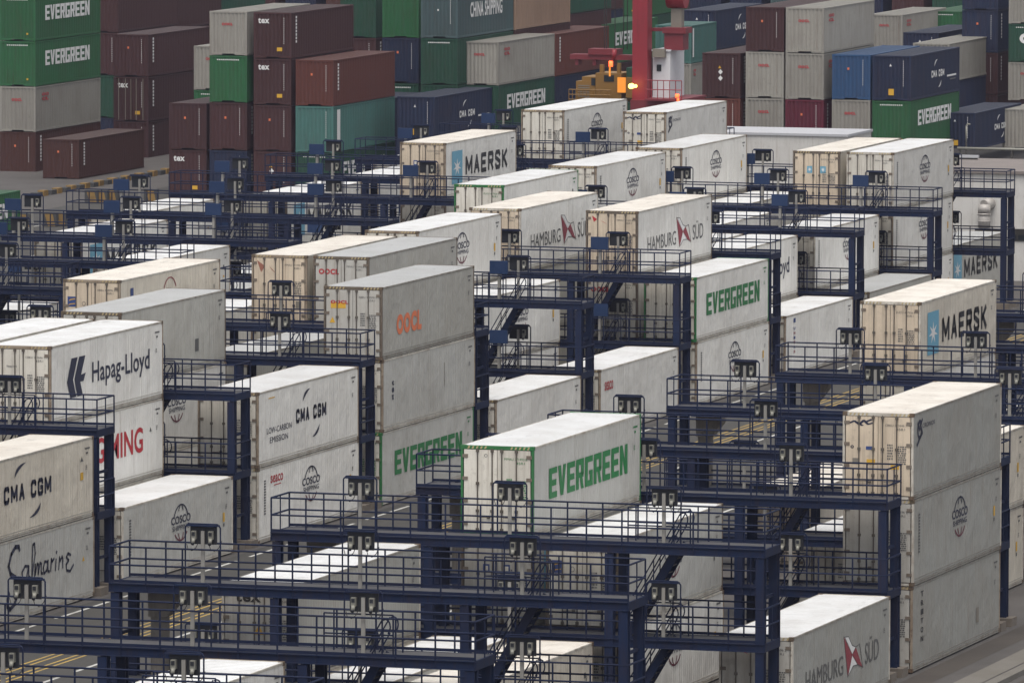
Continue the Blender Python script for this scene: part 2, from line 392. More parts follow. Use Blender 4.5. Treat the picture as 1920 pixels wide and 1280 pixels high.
STY['hapag'] = [(T('Hapag-Lloyd', .012), side, .36, .34, .875, .68, 'ink_navy'),
    (([(.25,1),(.58,1),(.33,.45),(.50,0),(.18,0),(0,.42)], [(0,5,4,3,2,1)]), side, .14, .29, .30, .79, 'ink_navy'),
    (([(.66,1),(1,1),(.76,.53),(1.02,.56),(.90,.36),(.72,.36),(.86,0),(.56,0),(.40,.45)], [(0,8,7,6,5,4,3,2,1)]), side, .14, .29, .30, .79, 'ink_navy'),
    (T('Hapag-Lloyd'), front, .30, .72, .46, .755, 'ink_navy')]
GL = {'M': [[(0,0),(0,1)],[(0,1),(.5,.25)],[(.5,.25),(1,1)],[(1,1),(1,0)]], 'A': [[(0,0),(.5,1)],[(.5,1),(1,0)],[(.22,.32),(.78,.32)]], 'E': [[(0,0),(0,1)],[(0,1),(1,1)],[(0,.5),(.85,.5)],[(0,0),(1,0)]],
      'R': [[(0,0),(0,1)],[(0,1),(.9,1)],[(.9,1),(1,.9)],[(1,.9),(1,.58)],[(1,.58),(.9,.48)],[(.9,.48),(0,.48)],[(.55,.48),(1,0)]], 'S': [[(1,.82),(.85,1)],[(.85,1),(.15,1)],[(.15,1),(0,.85)],[(0,.85),(0,.65)],[(0,.65),(1,.36)],[(1,.36),(1,.15)],[(1,.15),(.85,0)],[(.85,0),(.15,0)],[(.15,0),(0,.2)]],
      'K': [[(0,0),(0,1)],[(.05,.42),(.95,1)],[(.3,.58),(1,0)]], 'C': [[(1,.78),(1,.9)],[(1,.9),(.85,1)],[(.85,1),(.15,1)],[(.15,1),(0,.85)],[(0,.85),(0,.15)],[(0,.15),(.15,0)],[(.15,0),(.85,0)],[(.85,0),(1,.12)],[(1,.12),(1,.24)]],
      'G': [[(1,.78),(1,.9)],[(1,.9),(.85,1)],[(.85,1),(.15,1)],[(.15,1),(0,.85)],[(0,.85),(0,.15)],[(0,.15),(.15,0)],[(.15,0),(.85,0)],[(.85,0),(1,.12)],[(1,.12),(1,.46)],[(1,.46),(.55,.46)]]}
def word(txt, t, asp, gap=.30, widths={}):
    ws = [.6 if c == ' ' else {'M': 1.25}.get(c, 1.0) for c in txt]; tot = sum(ws)+gap*(len(txt)-1); x = 0; V, Fc = [], []
    m = t/2
    for c, w_ in zip(txt, ws):
        if c != ' ':
            lns = [[(x/tot+m/asp+(w_/tot-2*m/asp)*a, m+(1-2*m)*b) for a, b in ln] for ln in GL[c]]
            v, f = stroke_shape(lns, t, asp); k = len(V); V += v; Fc += [tuple(k+q for q in g) for g in f]
        x += w_+gap
    return V, Fc
def cma(mt, u0, u1, v0, v1, arcs=True):
    um = (u0+u1)/2; it = [(word('CMA CGM', .245, (u1-u0)*RL/((v1-v0)*RH)), side, u0, v0, u1, v1, mt)]
    w = (u1-u0)
    it.append((ring(98, 168, .16, rx=.8, ry=.8, cx=.95, cy=.1, tap=True), side, um-w*.33, v1+.02, um+w*.02, v1+.26, mt))
    it.append((ring(278, 348, .16, rx=.8, ry=.8, cx=.05, cy=.9, tap=True), side, um-w*.02, v0-.26, um+w*.33, v0-.02, mt))
    return it
STY['cma'] = cma('ink_navy', .37, .67, .455, .645)+[(T('LOW-CARBON'), side, .085, .42, .325, .50, 'ink_navy'), (T('EMISSION'), side, .115, .29, .29, .37, 'ink_navy'), (SQ, side, .10, .88, .16, .895, 'sticker_yellow')]
STY['cma_plain'] = cma('ink_navy', .25, .64, .44, .66)+[(SQ, side, .885, .49, .91, .585, 'sticker_yellow'), (TRI, side, .885, .72, .91, .78, 'ink_grey')]
STY['oocl'] = [(T('OOCL', .06), side, .155, .29, .42, .575, 'ink_orange'), (T('OOCL', .05), front, .12, .76, .42, .81, 'ink_red'), (TRI, front, .10, .50, .20, .58, 'sticker_yellow'), (SQ, front, .12, .70, .38, .78, 'sticker_yellow', {'off': .002})]
STY['oocl_small'] = [(T('OOCL', .06), side, .25, .28, .55, .46, 'ink_red'), (T('OOCL', .05), front, .10, .74, .46, .82, 'ink_red')]
STY['hamburg'] = [(T('HAMBURG'), side, .13, .34, .51, .56, 'ink_grey'), (T('SÜD'), side, .735, .345, .88, .64, 'ink_grey'),
    (([(.0,1),(.42,.50),(.20,.04)], [(0,2,1)]), side, .515, .28, .72, .76, 'ink_maroon'),
    (([(.42,.50),(.60,.64),(.94,.10),(.70,.22)], [(0,3,2,1)]), side, .515, .28, .72, .76, 'ink_maroon'),
    (([(.06,.98),(.20,.98),(.40,.72),(.58,.66),(.42,.52)], [(0,4,3,2,1)]), side, .515, .28, .72, .76, 'ink_white', {'off': .003}),
    (([(.42,.48),(.68,.21),(.46,.24),(.22,.04)], [(0,3,2,1)]), side, .515, .28, .72, .76, 'ink_white', {'off': .003}),
    (stroke_shape([[(0,1),(.22,.97),(.42,.72),(.60,.65),(.80,.68),(.96,.10),(.70,.21),(.46,.23),(.20,.03)]], .022), side, .515, .28, .72, .76, 'ink_grey'),
    (([(0,1),(.55,.62),(.2,.3)],[(0,2,1)]), front, .12, .78, .30, .92, 'ink_red'), (([(.0,.8),(1,.0),(.45,.35)],[(0,2,1)]), front, .28, .79, .42, .87, 'ink_red')]
STY['hamburg_rusty'] = [(([(0,1),(.8,.62),(.4,.2)],[(0,2,1)]), front, .10, .70, .28, .92, 'ink_fadedred'), (([(.0,1),(1,.0),(.3,.55)],[(0,2,1)]), front, .32, .72, .46, .84, 'ink_fadedred'), (SQ, front, .80, .24, .90, .34, 'sticker_grey')]
STY['seaco'] = [(T('seaco', .012), side, .055, .665, .16, .80, 'ink_red')]
STY['plain'] = [(SQ, side, .915, .64, .93, .70, 'ink_grey'), (SQ, side, .915, .50, .93, .53, 'sticker_yellow')]
STY['blank'] = [(SQ, side, .70, .25, .735, .42, 'ink_grey')]
STY['tex_side'] = [(T(c, .04), side, .095, .62-.1*i, .118, .69-.1*i, 'ink_navy') for i, c in enumerate('tex')]+[(SQ, side, .66, .40, .664, .74, 'sticker_grey')]
STY['tex_front'] = [(T('tex', .03), front, .18, .80, .52, .91, 'gasket'), (TRI, front, .42, .46, .56, .56, 'sticker_yellow'), (SQ, front, .40, .10, .56, .20, 'sticker_yellow')]
STY['triton'] = [(T(c, .03), side, .095, .84-.105*i, .122, .905-.105*i, 'ink_black') for i, c in enumerate('TRITON')]+[(SQ, side, .72, .24, .75, .42, 'sticker_grey')]
STY['cronos'] = [(T('CRONOS'), side, .10, .80, .235, .85, 'ink_navy'),
    (ring(30, 330, .16, rx=.34, ry=.34, cx=.5, cy=.62), side, .04, .62, .10, .90, 'ink_navy'), (stroke_shape([[(.1,.0),(.5,.25),(.9,.45),(.6,.8),(.9,1)],[(.2,.9),(.5,.6)]], .14), side, .035, .62, .105, .90, 'ink_navy'),
    (stroke_shape([[(0,.45),(.2,.7),(.42,.3),(.62,.8),(.8,.35),(1,.5)],[(.3,.55),(.55,.2)],[(.7,.6),(.95,.9)]], .13), front, .10, .83, .42, .93, 'ink_navy'),
    (ring(0, 360, .25, rx=.35, ry=.35), front, .11, .58, .16, .62, 'ink_navy'), (SQ, front, .33, .57, .42, .61, 'ink_blue'), (SQ, front, .14, .40, .24, .47, 'sticker_grey'), (SQ, front, .34, .40, .46, .46, 'sticker_yellow'), (SQ, front, .68, .35, .80, .40, 'sticker_yellow')]
saf = [[(.20,.93),(.19,.99),(.14,1.0),(.08,.90),(.04,.72),(.07,.58),(.14,.50),(.185,.38),(.18,.22),(.12,.06),(.06,.0),(.02,.06),(.02,.18),(.05,.26)],
       [(.33,.62),(.28,.64),(.235,.55),(.25,.42),(.30,.44),(.335,.62),(.335,.45),(.36,.42)],
       [(.38,.42),(.43,.80),(.42,.97),(.395,.95),(.385,.7),(.38,.30),(.37,.15)],
       [(.42,.42),(.43,.62),(.43,.45),(.46,.62),(.475,.60),(.475,.44),(.50,.62),(.52,.60),(.52,.44),(.54,.43)],
       [(.61,.60),(.57,.62),(.55,.52),(.56,.42),(.60,.46),(.62,.62),(.62,.44),(.64,.43)],
       [(.66,.43),(.67,.63),(.68,.58),(.71,.62)], [(.73,.42),(.74,.60)], [(.745,.70),(.75,.73)],
       [(.78,.42),(.79,.62),(.80,.55),(.83,.62),(.84,.58),(.84,.43)],
       [(.96,.60),(.92,.64),(.895,.58),(.93,.52),(.89,.46),(.90,.36),(.95,.33),(1.0,.42)]]
STY['saf'] = [(stroke_shape(saf[:1], .075, 3.2), side, .26, .16, .82, .90, 'ink_navy'), (stroke_shape(saf[1:], .045, 3.2), side, .26, .16, .82, .90, 'ink_navy'),
    (ring(0, 360, .03, rx=.46, ry=.46), side, .0, .30, .16, .72, 'ink_grey'), (TRI, side, .895, .48, .915, .54, 'sticker_yellow')]
STY['ming'] = [(T('YANG MING', .02), side, .13, .36, .81, .69, 'ink_red'), (TRI, side, .87, .60, .89, .66, 'ink_grey')]
STY['fesco'] = [(SQ, front, .08, .62, .22, .76, 'ink_blue'), (([(0,0),(.3,.35),(1,.5),(1,.3),(.45,.2),(.1,0)],[(0,5,4,3,2,1)]), front, .09, .64, .21, .70, 'sticker_yellow', {'off': .008}), (([(0,0),(.3,.35),(1,.5),(1,.3),(.45,.2),(.1,0)],[(0,5,4,3,2,1)]), front, .10, .70, .21, .77, 'sticker_yellow', {'off': .008}),
    (ring(0, 360, .10, rx=.4, ry=.4), front, .33, .63, .40, .70, 'ink_grey'), (SQ, side, .10, .70, .13, .86, 'ink_blue'), (ring(20, 160, .05, rx=.45, ry=.6), side, .42, .50, .56, .86, 'ink_maroon')]
STY['fesco_cosco'] = STY['fesco'][:4]+side_cosco()
STY['maersk_door'] = [(SQ, front, .30, .62, .41, .74, 'ink_skyblue'), (star(), front, .30, .62, .41, .74, 'ink_white', {'off': .008}), (SQ, front, .58, .62, .70, .74, 'ink_skyblue'), (star(), front, .58, .62, .70, .74, 'ink_white', {'off': .008})]
STY['maersk_squares'] = STY['maersk']+[(SQ, front, .30, .60, .39, .69, 'ink_blue'), (SQ, front, .32, .62, .37, .67, 'door_white', {'off': .008}), (SQ, front, .58, .60, .67, .69, 'ink_blue'), (SQ, front, .60, .62, .65, .67, 'door_white', {'off': .008})]
STY['vertical'] = [(SQ, side, .115, .86, .145, .93, 'ink_blue')]+[(T(c, .04), side, .118, .74-.075*i, .142, .785-.075*i, 'ink_maroon' if i % 2 else 'ink_blue') for i, c in enumerate('UNITAS'[:6])]

for k_ in list(STY): STY[k_] = [((word('MAERSK', .225, .59*RL/(.35*RH)),)+tuple(i[1:]) if isinstance(i[0], str) else i) for i in STY[k_]]
def label_ok(s):
    n = len(s.split()); assert 4 <= n <= 16, (n, s); return s
ORD = ['nearest', 'second', 'third', 'fourth', 'fifth', 'sixth', 'seventh', 'eighth', 'ninth', 'tenth', 'eleventh', 'twelfth', 'thirteenth', 'fourteenth', 'fifteenth']

PITCH_Y = 15.1335
BLOCK = {'A': dict(x=-70.10, p=2.87, y=316.667, word='right'), 'B': dict(x=-103.72, p=2.76, y=316.92, word='middle'), 'C': dict(x=-127.2, p=2.85, y=316.92, word='far-left')}
TONE = {'w': ('reefer_white', 'door_white', 'roof_white', 'frame_white'), 'c': ('reefer_cream', 'door_cream', 'roof_cream', 'frame_rusty'),
        'n': ('reefer_grey', 'door_grey', 'roof_white', 'frame_white'), 'm': ('reefer_mid', 'door_white', 'roof_white', 'frame_white'), 'x': ('reefer_grey', 'door_cream', 'roof_cream', 'frame_rusty'),
        'g': ('reefer_soft', 'door_grey', 'roof_grey', 'frame_rusty'), 'e': ('reefer_mid', 'door_white', 'roof_white', 'frame_green'),
        'v': ('reefer_white', 'door_white', 'roof_white', 'frame_green'), 'r': ('reefer_white', 'door_cream', 'roof_cream', 'frame_rusty')}
LOOK = {'cosco': 'white reefer with navy globe emblem', 'cosco_seaco': 'white reefer with globe emblem and small red word', 'ever': 'white reefer with big green block letters',
        'maersk': 'dirty reefer with pale-blue star square', 'maersk_squares': 'reefer with star square and two door squares', 'maersk_door': 'cream reefer with star stickers on doors',
        'hapag': 'white reefer with tall navy slanted emblem', 'cma': 'white reefer with navy arcs and low-carbon words', 'cma_plain': 'cream reefer with navy letters between arcs',
        'oocl': 'grey reefer with orange side letters', 'oocl_small': 'reefer with small red letters', 'hamburg': 'white reefer with red and white flag', 'hamburg_rusty': 'rust-stained reefer with faded red door arrows',
        'seaco': 'white reefer with small red corner word', 'plain': 'unlettered pale reefer', 'blank': 'blank white reefer with dark side patch', 'tex_side': 'grey reefer with short vertical dark letters',
        'tex_front': 'white reefer with dark word on doors', 'triton': 'grey-white reefer with downward black letters', 'cronos': 'reefer with navy horse emblem', 'saf': 'white reefer with navy handwritten script',
        'ming': 'white reefer with red block letters', 'fesco': 'cream reefer with navy and yellow door badge', 'fesco_cosco': 'reefer with yellow-striped badge and globe', 'vertical': 'pale reefer with small coloured vertical letters'}
seen_labels = set()
made = {}
def reefer(b, k, c, lvl, sty='plain', tone='w', hazard=True, dx=0, dy=0):
    key = (b, k, c, lvl)
    if key in made: return
    B = BLOCK[b]; X = B['x']-B['p']*c-RW/2+dx; Y = B['y']+k*PITCH_Y+RL/2+dy
    rnd = random.Random(hash((ord(b), k, c, lvl)) & 0xffff)
    jx, jy = rnd.uniform(-.03, .03), rnd.uniform(-.08, .08)
    tier = {1: 'on the ground', 2: 'second up', 3: 'third up'}[lvl]
    row = ORD[k-{'A': -7, 'B': -4, 'C': 1}[b]]
    lab = f"{LOOK[sty]}, {tier}, {['first','second','third','fourth','fifth','sixth'][c]} stack, {row} {B['word']} row"
    if len(lab.split()) > 16: lab = f"{LOOK[sty]}, tier {lvl}, {['first','second','third','fourth','fifth','sixth'][c]} stack, {row} {B['word']} row"
    label_ok(lab); assert lab not in seen_labels, lab; seen_labels.add(lab)
    t = thing('refrigerated_container', lab, 'container', (X+jx, Y+jy, (lvl-1)*2.90+.04), 0, 'refrigerated containers in the rack rows')
    made[key] = t
    body, dr, rf, fr = TONE[tone]
    part('body', cmesh(('rb', body), 'body', m_body, [body, 'gasket']), t)
    if tone == 'g': fr = 'frame_dark'
    elif fr != 'frame_green': fr = rnd.choice(['frame_white', 'frame_rusty', 'frame_rusty', 'frame_dark'])
    sr = 'side_rail_grey' if body in ('reefer_grey', 'reefer_soft') else 'side_rail'
    part('frame', cmesh(('rf', fr, sr), 'frame', m_frame, [fr, 'casting' if fr != 'frame_green' else fr, sr]), t)
    part('roof', cmesh(('rr', rf), 'roof', m_roof, [rf]), t)
    d1 = part('door', cmesh(('rd', dr), 'door', m_door, [dr, 'hinge']), t, (-RW/2+.108, -RL/2+.004, .135))
    d2 = part('door', cmesh(('rdm', dr), 'door', m_door_m, [dr, 'hinge']), t, (RW/2-.108, -RL/2+.004, .135))
    rod = cmesh('rod', 'locking_rod', m_rod, ['rod_steel']); hd = cmesh('hd', 'handle', m_handle, ['rod_steel'])
    for x in (.46, .95): part('locking_rod', rod, d1, (x, -.03, 0))
    for x in (-.46, -.95): part('locking_rod', rod, d2, (x, -.03, 0))
    part('handle', hd, d1, (.48, -.02, .45)); part('handle', hd, d2, (-.90, -.02, .45))
    part('cooling_unit', cmesh('cool', 'cooling_unit', m_cool, ['door_white', 'gasket', 'sticker_grey']), t)
    if hazard: part('hazard_stripes', cmesh('haz', 'hazard_stripes', m_hazard, ['hazard_dash']), t)
    vari = rnd.randint(0, 3)
    letter(('mk', vari, tone in 'ev'), 'markings', code_rows(vari, 'ink_green' if tone in 'ev' else 'ink_grey'), RL, t)
    if STY.get(sty): letter(('st', sty), 'lettering', STY[sty], RL, t)

# known containers: block, row, column (0 = right-hand end), tier, lettering, tone
for a in [
 ('A',-7,2,2,'plain','w'), ('A',-7,2,1,'plain','w'),
 ('A',-5,4,2,'tex_front','n'), ('A',-5,4,1,'plain','c'), ('A',-5,3,1,'plain','w'), ('A',-5,2,1,'plain','c'),
 ('A',-4,3,3,'ever','e'), ('A',-4,3,2,'maersk_squares','g'), ('A',-4,3,1,'plain','g'), ('A',-4,2,2,'fesco_cosco','m'), ('A',-4,2,1,'cosco','w'), ('A',-4,0,1,'hamburg','n'),
 ('A',-3,0,3,'cronos','x'), ('A',-3,0,2,'cosco','n'), ('A',-3,0,1,'triton','n'),
 ('A',-2,1,1,'cosco','c'), ('A',-2,1,2,'cosco','c'), ('A',-2,2,1,'plain','w'), ('A',-1,4,1,'plain','c'),
 ('A',0,4,3,'maersk','c'), ('A',0,4,2,'plain','w'), ('A',0,4,1,'plain','w'),
 ('B',-3,0,2,'cma_plain','c'), ('B',-3,0,1,'saf','m'),
 ('B',-2,1,3,'hapag','w'), ('B',-2,1,2,'ming','w'), ('B',-2,1,1,'plain','w'), ('B',-2,2,3,'plain','w'), ('B',-2,0,1,'cosco','m'),
 ('B',-1,0,2,'cma','w'), ('B',-1,0,1,'cosco_seaco','w'), ('B',-1,2,3,'blank','g'), ('B',-1,2,2,'cosco','w'), ('B',-1,2,1,'plain','w'),
 ('B',0,0,3,'oocl','g'), ('B',0,0,2,'tex_side','m'), ('B',0,0,1,'ever','e'), ('B',0,4,3,'fesco','c'), ('B',0,2,2,'plain','g'), ('B',0,2,1,'plain','w'), ('B',0,4,2,'plain','w'),
 ('B',1,2,3,'oocl_small','g'), ('B',1,3,3,'hamburg_rusty','c'), ('B',1,0,1,'oocl_small','w'), ('B',1,2,2,'plain','w'), ('B',1,3,2,'plain','w'), ('B',1,2,1,'plain','w'), ('B',1,3,1,'plain','w'),
 ('B',2,3,3,'cosco','w'), ('B',2,2,2,'cosco','w'), ('B',2,2,1,'plain','w'), ('B',2,0,1,'seaco','w'), ('B',2,3,2,'plain','w'),
 ('B',3,1,3,'hamburg','r'), ('B',3,3,3,'hamburg','r'), ('B',3,1,2,'oocl_small','w'), ('B',3,0,2,'ever','v'), ('B',3,0,1,'cosco','w'), ('B',3,1,1,'plain','w'), ('B',3,3,2,'plain','g'), ('B',3,3,1,'plain','g'),
 ('B',4,5,3,'plain','v'), ('B',4,1,2,'hapag','w'), ('B',4,0,1,'vertical','w'), ('B',4,1,1,'plain','w'), ('B',4,5,2,'plain','w'),
 ('B',5,5,3,'cosco','w'), ('B',5,1,2,'cosco','w'), ('B',5,1,1,'cosco','w'), ('B',5,0,1,'plain','g'), ('B',5,5,2,'plain','w'),
 ('B',6,1,3,'cosco','w'), ('B',6,1,2,'cosco','w'), ('B',6,1,1,'cosco','w'), ('B',6,2,3,'maersk_door','c'), ('B',6,2,2,'plain','w'), ('B',6,5,3,'cosco','w'), ('B',6,5,2,'plain','w'), 
 ('C',3,4,1,'plain','w'), ('C',3,0,1,'plain','g'), ('C',4,0,1,'plain','w'), ('C',4,2,1,'plain','g'), ('C',5,1,1,'plain','w'), ('C',5,3,1,'plain','w'), ('C',6,2,1,'plain','w'), ('C',7,4,2,'plain','w'), ('C',8,5,2,'plain','w'), ('C',7,4,1,'plain','w'), ('C',7,1,1,'plain','g'), ('C',6,1,1,'plain','w'),
 ('B',6,4,2,'plain','w'), ('B',6,4,1,'plain','w'), ('B',5,3,2,'plain','w'), ('B',5,3,1,'plain','w'), ('B',4,2,2,'plain','w'), ('B',4,2,1,'plain','w'), ('B',1,5,2,'plain','w'), ('B',1,5,1,'plain','w'), ('B',-1,5,1,'plain','w'), ('B',0,5,1,'plain','g'), ('B',0,3,1,'plain','w'), ('B',2,4,1,'plain','g'), ('B',3,4,1,'plain','w'), ('B',4,4,1,'plain','w'), ('B',5,4,1,'plain','g'),
 ('C',3,1,2,'plain','w'), ('C',3,1,1,'plain','w'), ('C',4,4,2,'maersk','w'), ('C',4,4,1,'plain','w'), ('C',5,5,2,'plain','w'), ('C',5,5,1,'plain','w'),
 ('C',6,1,3,'maersk_squares','r'), ('C',6,1,2,'plain','g'), ('C',6,4,2,'maersk','w'), ('C',6,4,1,'plain','w'), ('C',8,0,3,'cronos','w'), ('C',8,2,3,'cosco','w'), ('C',8,0,2,'plain','w'), ('C',8,2,2,'plain','w'),
]: reefer(*a)

reefer('B', 7, 1, 1, 'maersk', 'g', dx=-1.0)

# ------------------------------------------------------------------ blue plug-in racks
ZD = (5.99, 3.0)          # deck levels
RD = 1.8                   # rack depth
def m_column(bm, h=5.70):
    box(bm, -.14, .14, -.15, -.12, 0, h, 0); box(bm, -.14, .14, .12, .15, 0, h, 0); box(bm, -.03, .03, -.12, .12, 0, h, 0)
    box(bm, -.20, .20, -.22, .22, -.0, .03, 0)
def m_foot(bm): box(bm, -.38, .38, -.38, .38, 0, .30, 0)
def mk_deck(LEN):
    def f(bm):
        box(bm, 0, LEN, .05, RD-.05, -.05, -.012, 1)
        box(bm, -.02, LEN+.02, -.0, .05, -.27, .0, 0); box(bm, -.02, LEN+.02, RD-.05, RD+.0, -.27, .0, 0)
        box(bm, -.02, LEN+.02, -.05, -.0, -.27, -.245, 0); box(bm, -.02, LEN+.02, -.05, -.0, -.03, -.005, 0)
        box(bm, -.025, .05, .05, RD-.05, -.27, -.003, 0); box(bm, LEN-.05, LEN+.025, .05, RD-.05, -.27, -.003, 0)
        n = int(LEN/1.2)
        for i in range(1, n): box(bm, LEN*i/n-.04, LEN*i/n+.04, .05, RD-.05, -.22, -.055, 0)
    return f
def mk_rail(LEN, gap=None):
    def f(bm):
        n = round(LEN/1.17)
        for z in (.55, 1.10):
            tube(bm, (0, 0, z), (LEN, 0, z), .031, 6)
        for i in range(n+1):
            x = LEN*i/n; tube(bm, (x, 0, -.25), (x, 0, 1.10), .028, 6)
        box(bm, 0, LEN, -.006, .006, .01, .10)
    return f
def m_endrail(bm):
    for z in (.55, 1.10): tube(bm, (0, .02, z), (0, RD-.02, z), .031, 6)
    tube(bm, (0, RD/2, 0), (0, RD/2, 1.10), .022, 6)
def m_tie(bm): box(bm, -.03, .03, .15, RD-.15, -.05, .05, 0)
def m_loop(bm):
    w, h = .56, 1.87
    tube(bm, (-w, 0, 0), (-w, 0, h-.10), .024); tube(bm, (w, 0, 0), (w, 0, h-.10), .024)
    tube(bm, (-w, 0, h-.10), (-w+.10, 0, h), .024); tube(bm, (w, 0, h-.10), (w-.10, 0, h), .024); tube(bm, (-w+.10, 0, h), (w-.10, 0, h), .024)
def m_back(bm):
    box(bm, -.42, .42, .03, .09, 1.25, 1.80, 0); box(bm, -.50, .50, -.10, .12, 1.80, 1.84, 1)
def m_post(bm): box(bm, -.055, .055, -.05, .02, 0, 1.66, 0); box(bm, -.12, .12, -.10, .07, 0, .015, 0)
def m_socket(bm):
    box(bm, -.07, .07, -.12, .03, -.05, .20, 0); box(bm, -.05, .05, -.14, -.122, .06, .17, 1)
    tube(bm, (0, -.16, -.16), (0, -.10, -.04), .06, 8, 0); tube(bm, (0, -.20, -.20), (0, -.15, -.14), .05, 8, 1)
def m_cable(bm):
    pts = [(.0, -.16, -.20), (.05, -.20, -.34), (.18, -.20, -.40), (.30, -.16, -.30), (.36, -.06, -.10)]
    for p, q in zip(pts[:-1], pts[1:]): tube(bm, p, q, .012, 5)
def m_panel(bm):
    box(bm, -.40, .40, -.10, .05, 1.18, 1.74, 0); box(bm, -.06, .06, .06, .12, 0, 1.3, 1)
def m_stairs(bm):
    # goes down towards -X from (0, .., 0) to (-1.75, .., -3.0)
    dx, dz = -1.75, -3.0
    for y in (0, .72):
        beam(bm, (0, y, -.02), (dx, y, dz+.03), .035, .24, 0)
    for i in range(1, 13):
        f = i/13; box(bm, dx*f-.12, dx*f+.10, .02, .70, dz*f-.02, dz*f+.01, 1)
def m_stair_rail(bm):
    dx, dz = -1.75, -3.0
    for o in (.55, 1.0):
        tube(bm, (.0, 0, o), (dx, 0, dz+o), .022)
    for f in (.12, .5, .88): tube(bm, (dx*f, 0, dz*f), (dx*f, 0, dz*f+1.0), .02)
    # curled top
    pr = None
    for i in range(7):
        a = R(-60+i*30); p = (.10+.14*math.cos(a), 0, .80+.22*math.sin(a))
        if pr: tube(bm, pr, p, .022)
        pr = p
def m_guard(bm):
    for x in (-1.7, .35):
        tube(bm, (x, 0, 0), (x, 0, 1.15), .024)
    for z in (.58, 1.15): tube(bm, (-1.7, 0, z), (.35, 0, z), .024)
def m_pillar(bm):
    tube(bm, (0, 0, 0), (0, 0, 5.0), .29, 20, 0)
    box(bm, -.30, .70, -.28, .28, 5.33, 5.68, 0)
    vs = [bm.verts.new(p) for p in ((-.29,-.28,4.8),(.29,-.28,4.8),(.70,-.28,5.33),(-.30,-.28,5.33),(-.29,.28,4.8),(.29,.28,4.8),(.70,.28,5.33),(-.30,.28,5.33))]
    for f in ((0,1,2,3),(7,6,5,4),(0,4,5,1),(1,5,6,2),(3,7,4,0)): bm.faces.new([vs[i] for i in f])

RACKX = {'A': (-86.75, -70.37, (-3.33, -8.42, -13.42), (-16.2, -11.1, -5.1, -.15)), 'B': (-120.3, -103.82, (-3.4, -8.5, -13.5), (-16.3, -11.1, -5.1, -.15)), 'C': (-144.1, -127.4, (-3.4, -8.5, -13.5), (-16.5, -11.2, -5.2, -.15))}
def rack(b, k, typ=1, pillar=False, stairs=True):
    x0, x1, st, cols = RACKX[b]; LEN = x1-x0; y = BLOCK[b]['y']+k*PITCH_Y-2.42
    row = ORD[k-{'A': -8, 'B': -4, 'C': 1}[b]]
    lab = f"two-deck blue steel plug-in rack with handrails, {row} rack of the {BLOCK[b]['word']} yard block"
    label_ok(lab)
    t = thing('reefer_rack', lab, 'rack', (x0, y, 0), 0, 'blue plug-in racks between container rows')
    cme = cmesh('col', 'column', m_column, ['rack_blue']); fme = cmesh('foot', 'foot', m_foot, ['concrete_foot'])
    for cxx in cols:
        for yy in (.13, RD-.13):
            c = part('column', cme, t, (LEN+cxx, yy, 0)); part('footing', fme, c)
    for z in (1.3, 4.4):
        part('tie_bar', cmesh('tie', 'tie_bar', m_tie, ['rack_blue']), t, (LEN-.15, 0, z)); part('tie_bar', cmesh('tie', 'tie_bar', m_tie, ['rack_blue']), t, (.18, 0, z))
    dk = cmesh(('deck', b), 'deck', mk_deck(LEN), ['rack_blue', 'deck_grating']); rl = cmesh(('rail', b), 'handrail', mk_rail(LEN), ['rail_blue'])
    er = cmesh('endrail', 'handrail', m_endrail, ['rail_blue'])
    loop = cmesh('loop', 'guard_loop', m_loop, ['rail_blue']); back = cmesh('back', 'socket_board', m_back, ['socket_dark', 'rack_blue'])
    post = cmesh('post', 'post', m_post, ['post_grey']); sk = cmesh('sock', 'socket', m_socket, ['socket_shell', 'socket_dark'])
    cb = cmesh('cab', 'cable', m_cable, ['gasket']); pn = cmesh('pan', 'back_panel', m_panel, ['panel_blue', 'post_grey'])
    for z in ZD:
        part('deck', dk, t, (0, 0, z))
        part('handrail', rl, t, (0, .0, z)); part('handrail', rl, t, (0, RD, z)); part('handrail', er, t, (0, 0, z)); part('handrail', er, t, (LEN, 0, z))
        for s in st:
            if typ == 1:
                p = part('socket_stand', post, t, (LEN+s, .12, z)); part('guard_loop', loop, p, (0, -.02, 0)); part('socket_board', back, p)
                for sx in (-.27, .27): part('socket', sk, p, (sx, 0, 1.46))
                part('cable', cb, p, (-.5, .1, 1.46)); part('cable', cb, p, (.22, .1, 1.46))
            else:
                p = part('socket_stand', post, t, (LEN+s-.35, .12, z)); part('back_panel', pn, p)
                q = part('socket_stand', post, t, (LEN+s+.05, RD-.15, z)); part('guard_loop', loop, q, (0, -.02, 0)); part('socket_board', back, q)
                part('socket', sk, q, (.27, 0, 1.46))
    if stairs:
        for z, xo in ((ZD[0], -2.9), (ZD[1], -3.2)):
            s = part('stairs', cmesh('stairs', 'stairs', m_stairs, ['rack_blue', 'deck_grating']), t, (LEN+xo, .5, z))
            rr = cmesh('srail', 'stair_rail', m_stair_rail, ['rail_blue'])
            part('stair_rail', rr, s, (0, 0, 0)); part('stair_rail', rr, s, (0, .72, 0))
            gd = cmesh('guard', 'opening_guard', m_guard, ['rail_blue'])
            part('opening_guard', gd, t, (LEN+xo, .42, z)); part('opening_guard', gd, t, (LEN+xo, 1.3, z))
    if pillar: part('concrete_pillar', cmesh('pillar', 'concrete_pillar', m_pillar, ['concrete_pillar']), t, (.95, RD+.1, 0))
for k in range(-8, 4): rack('A', k, 1, pillar=True)
for k in range(-4, 8): rack('B', k, 1 if k <= 1 else 2)
for k in range(1, 10): rack('C', k, 2)

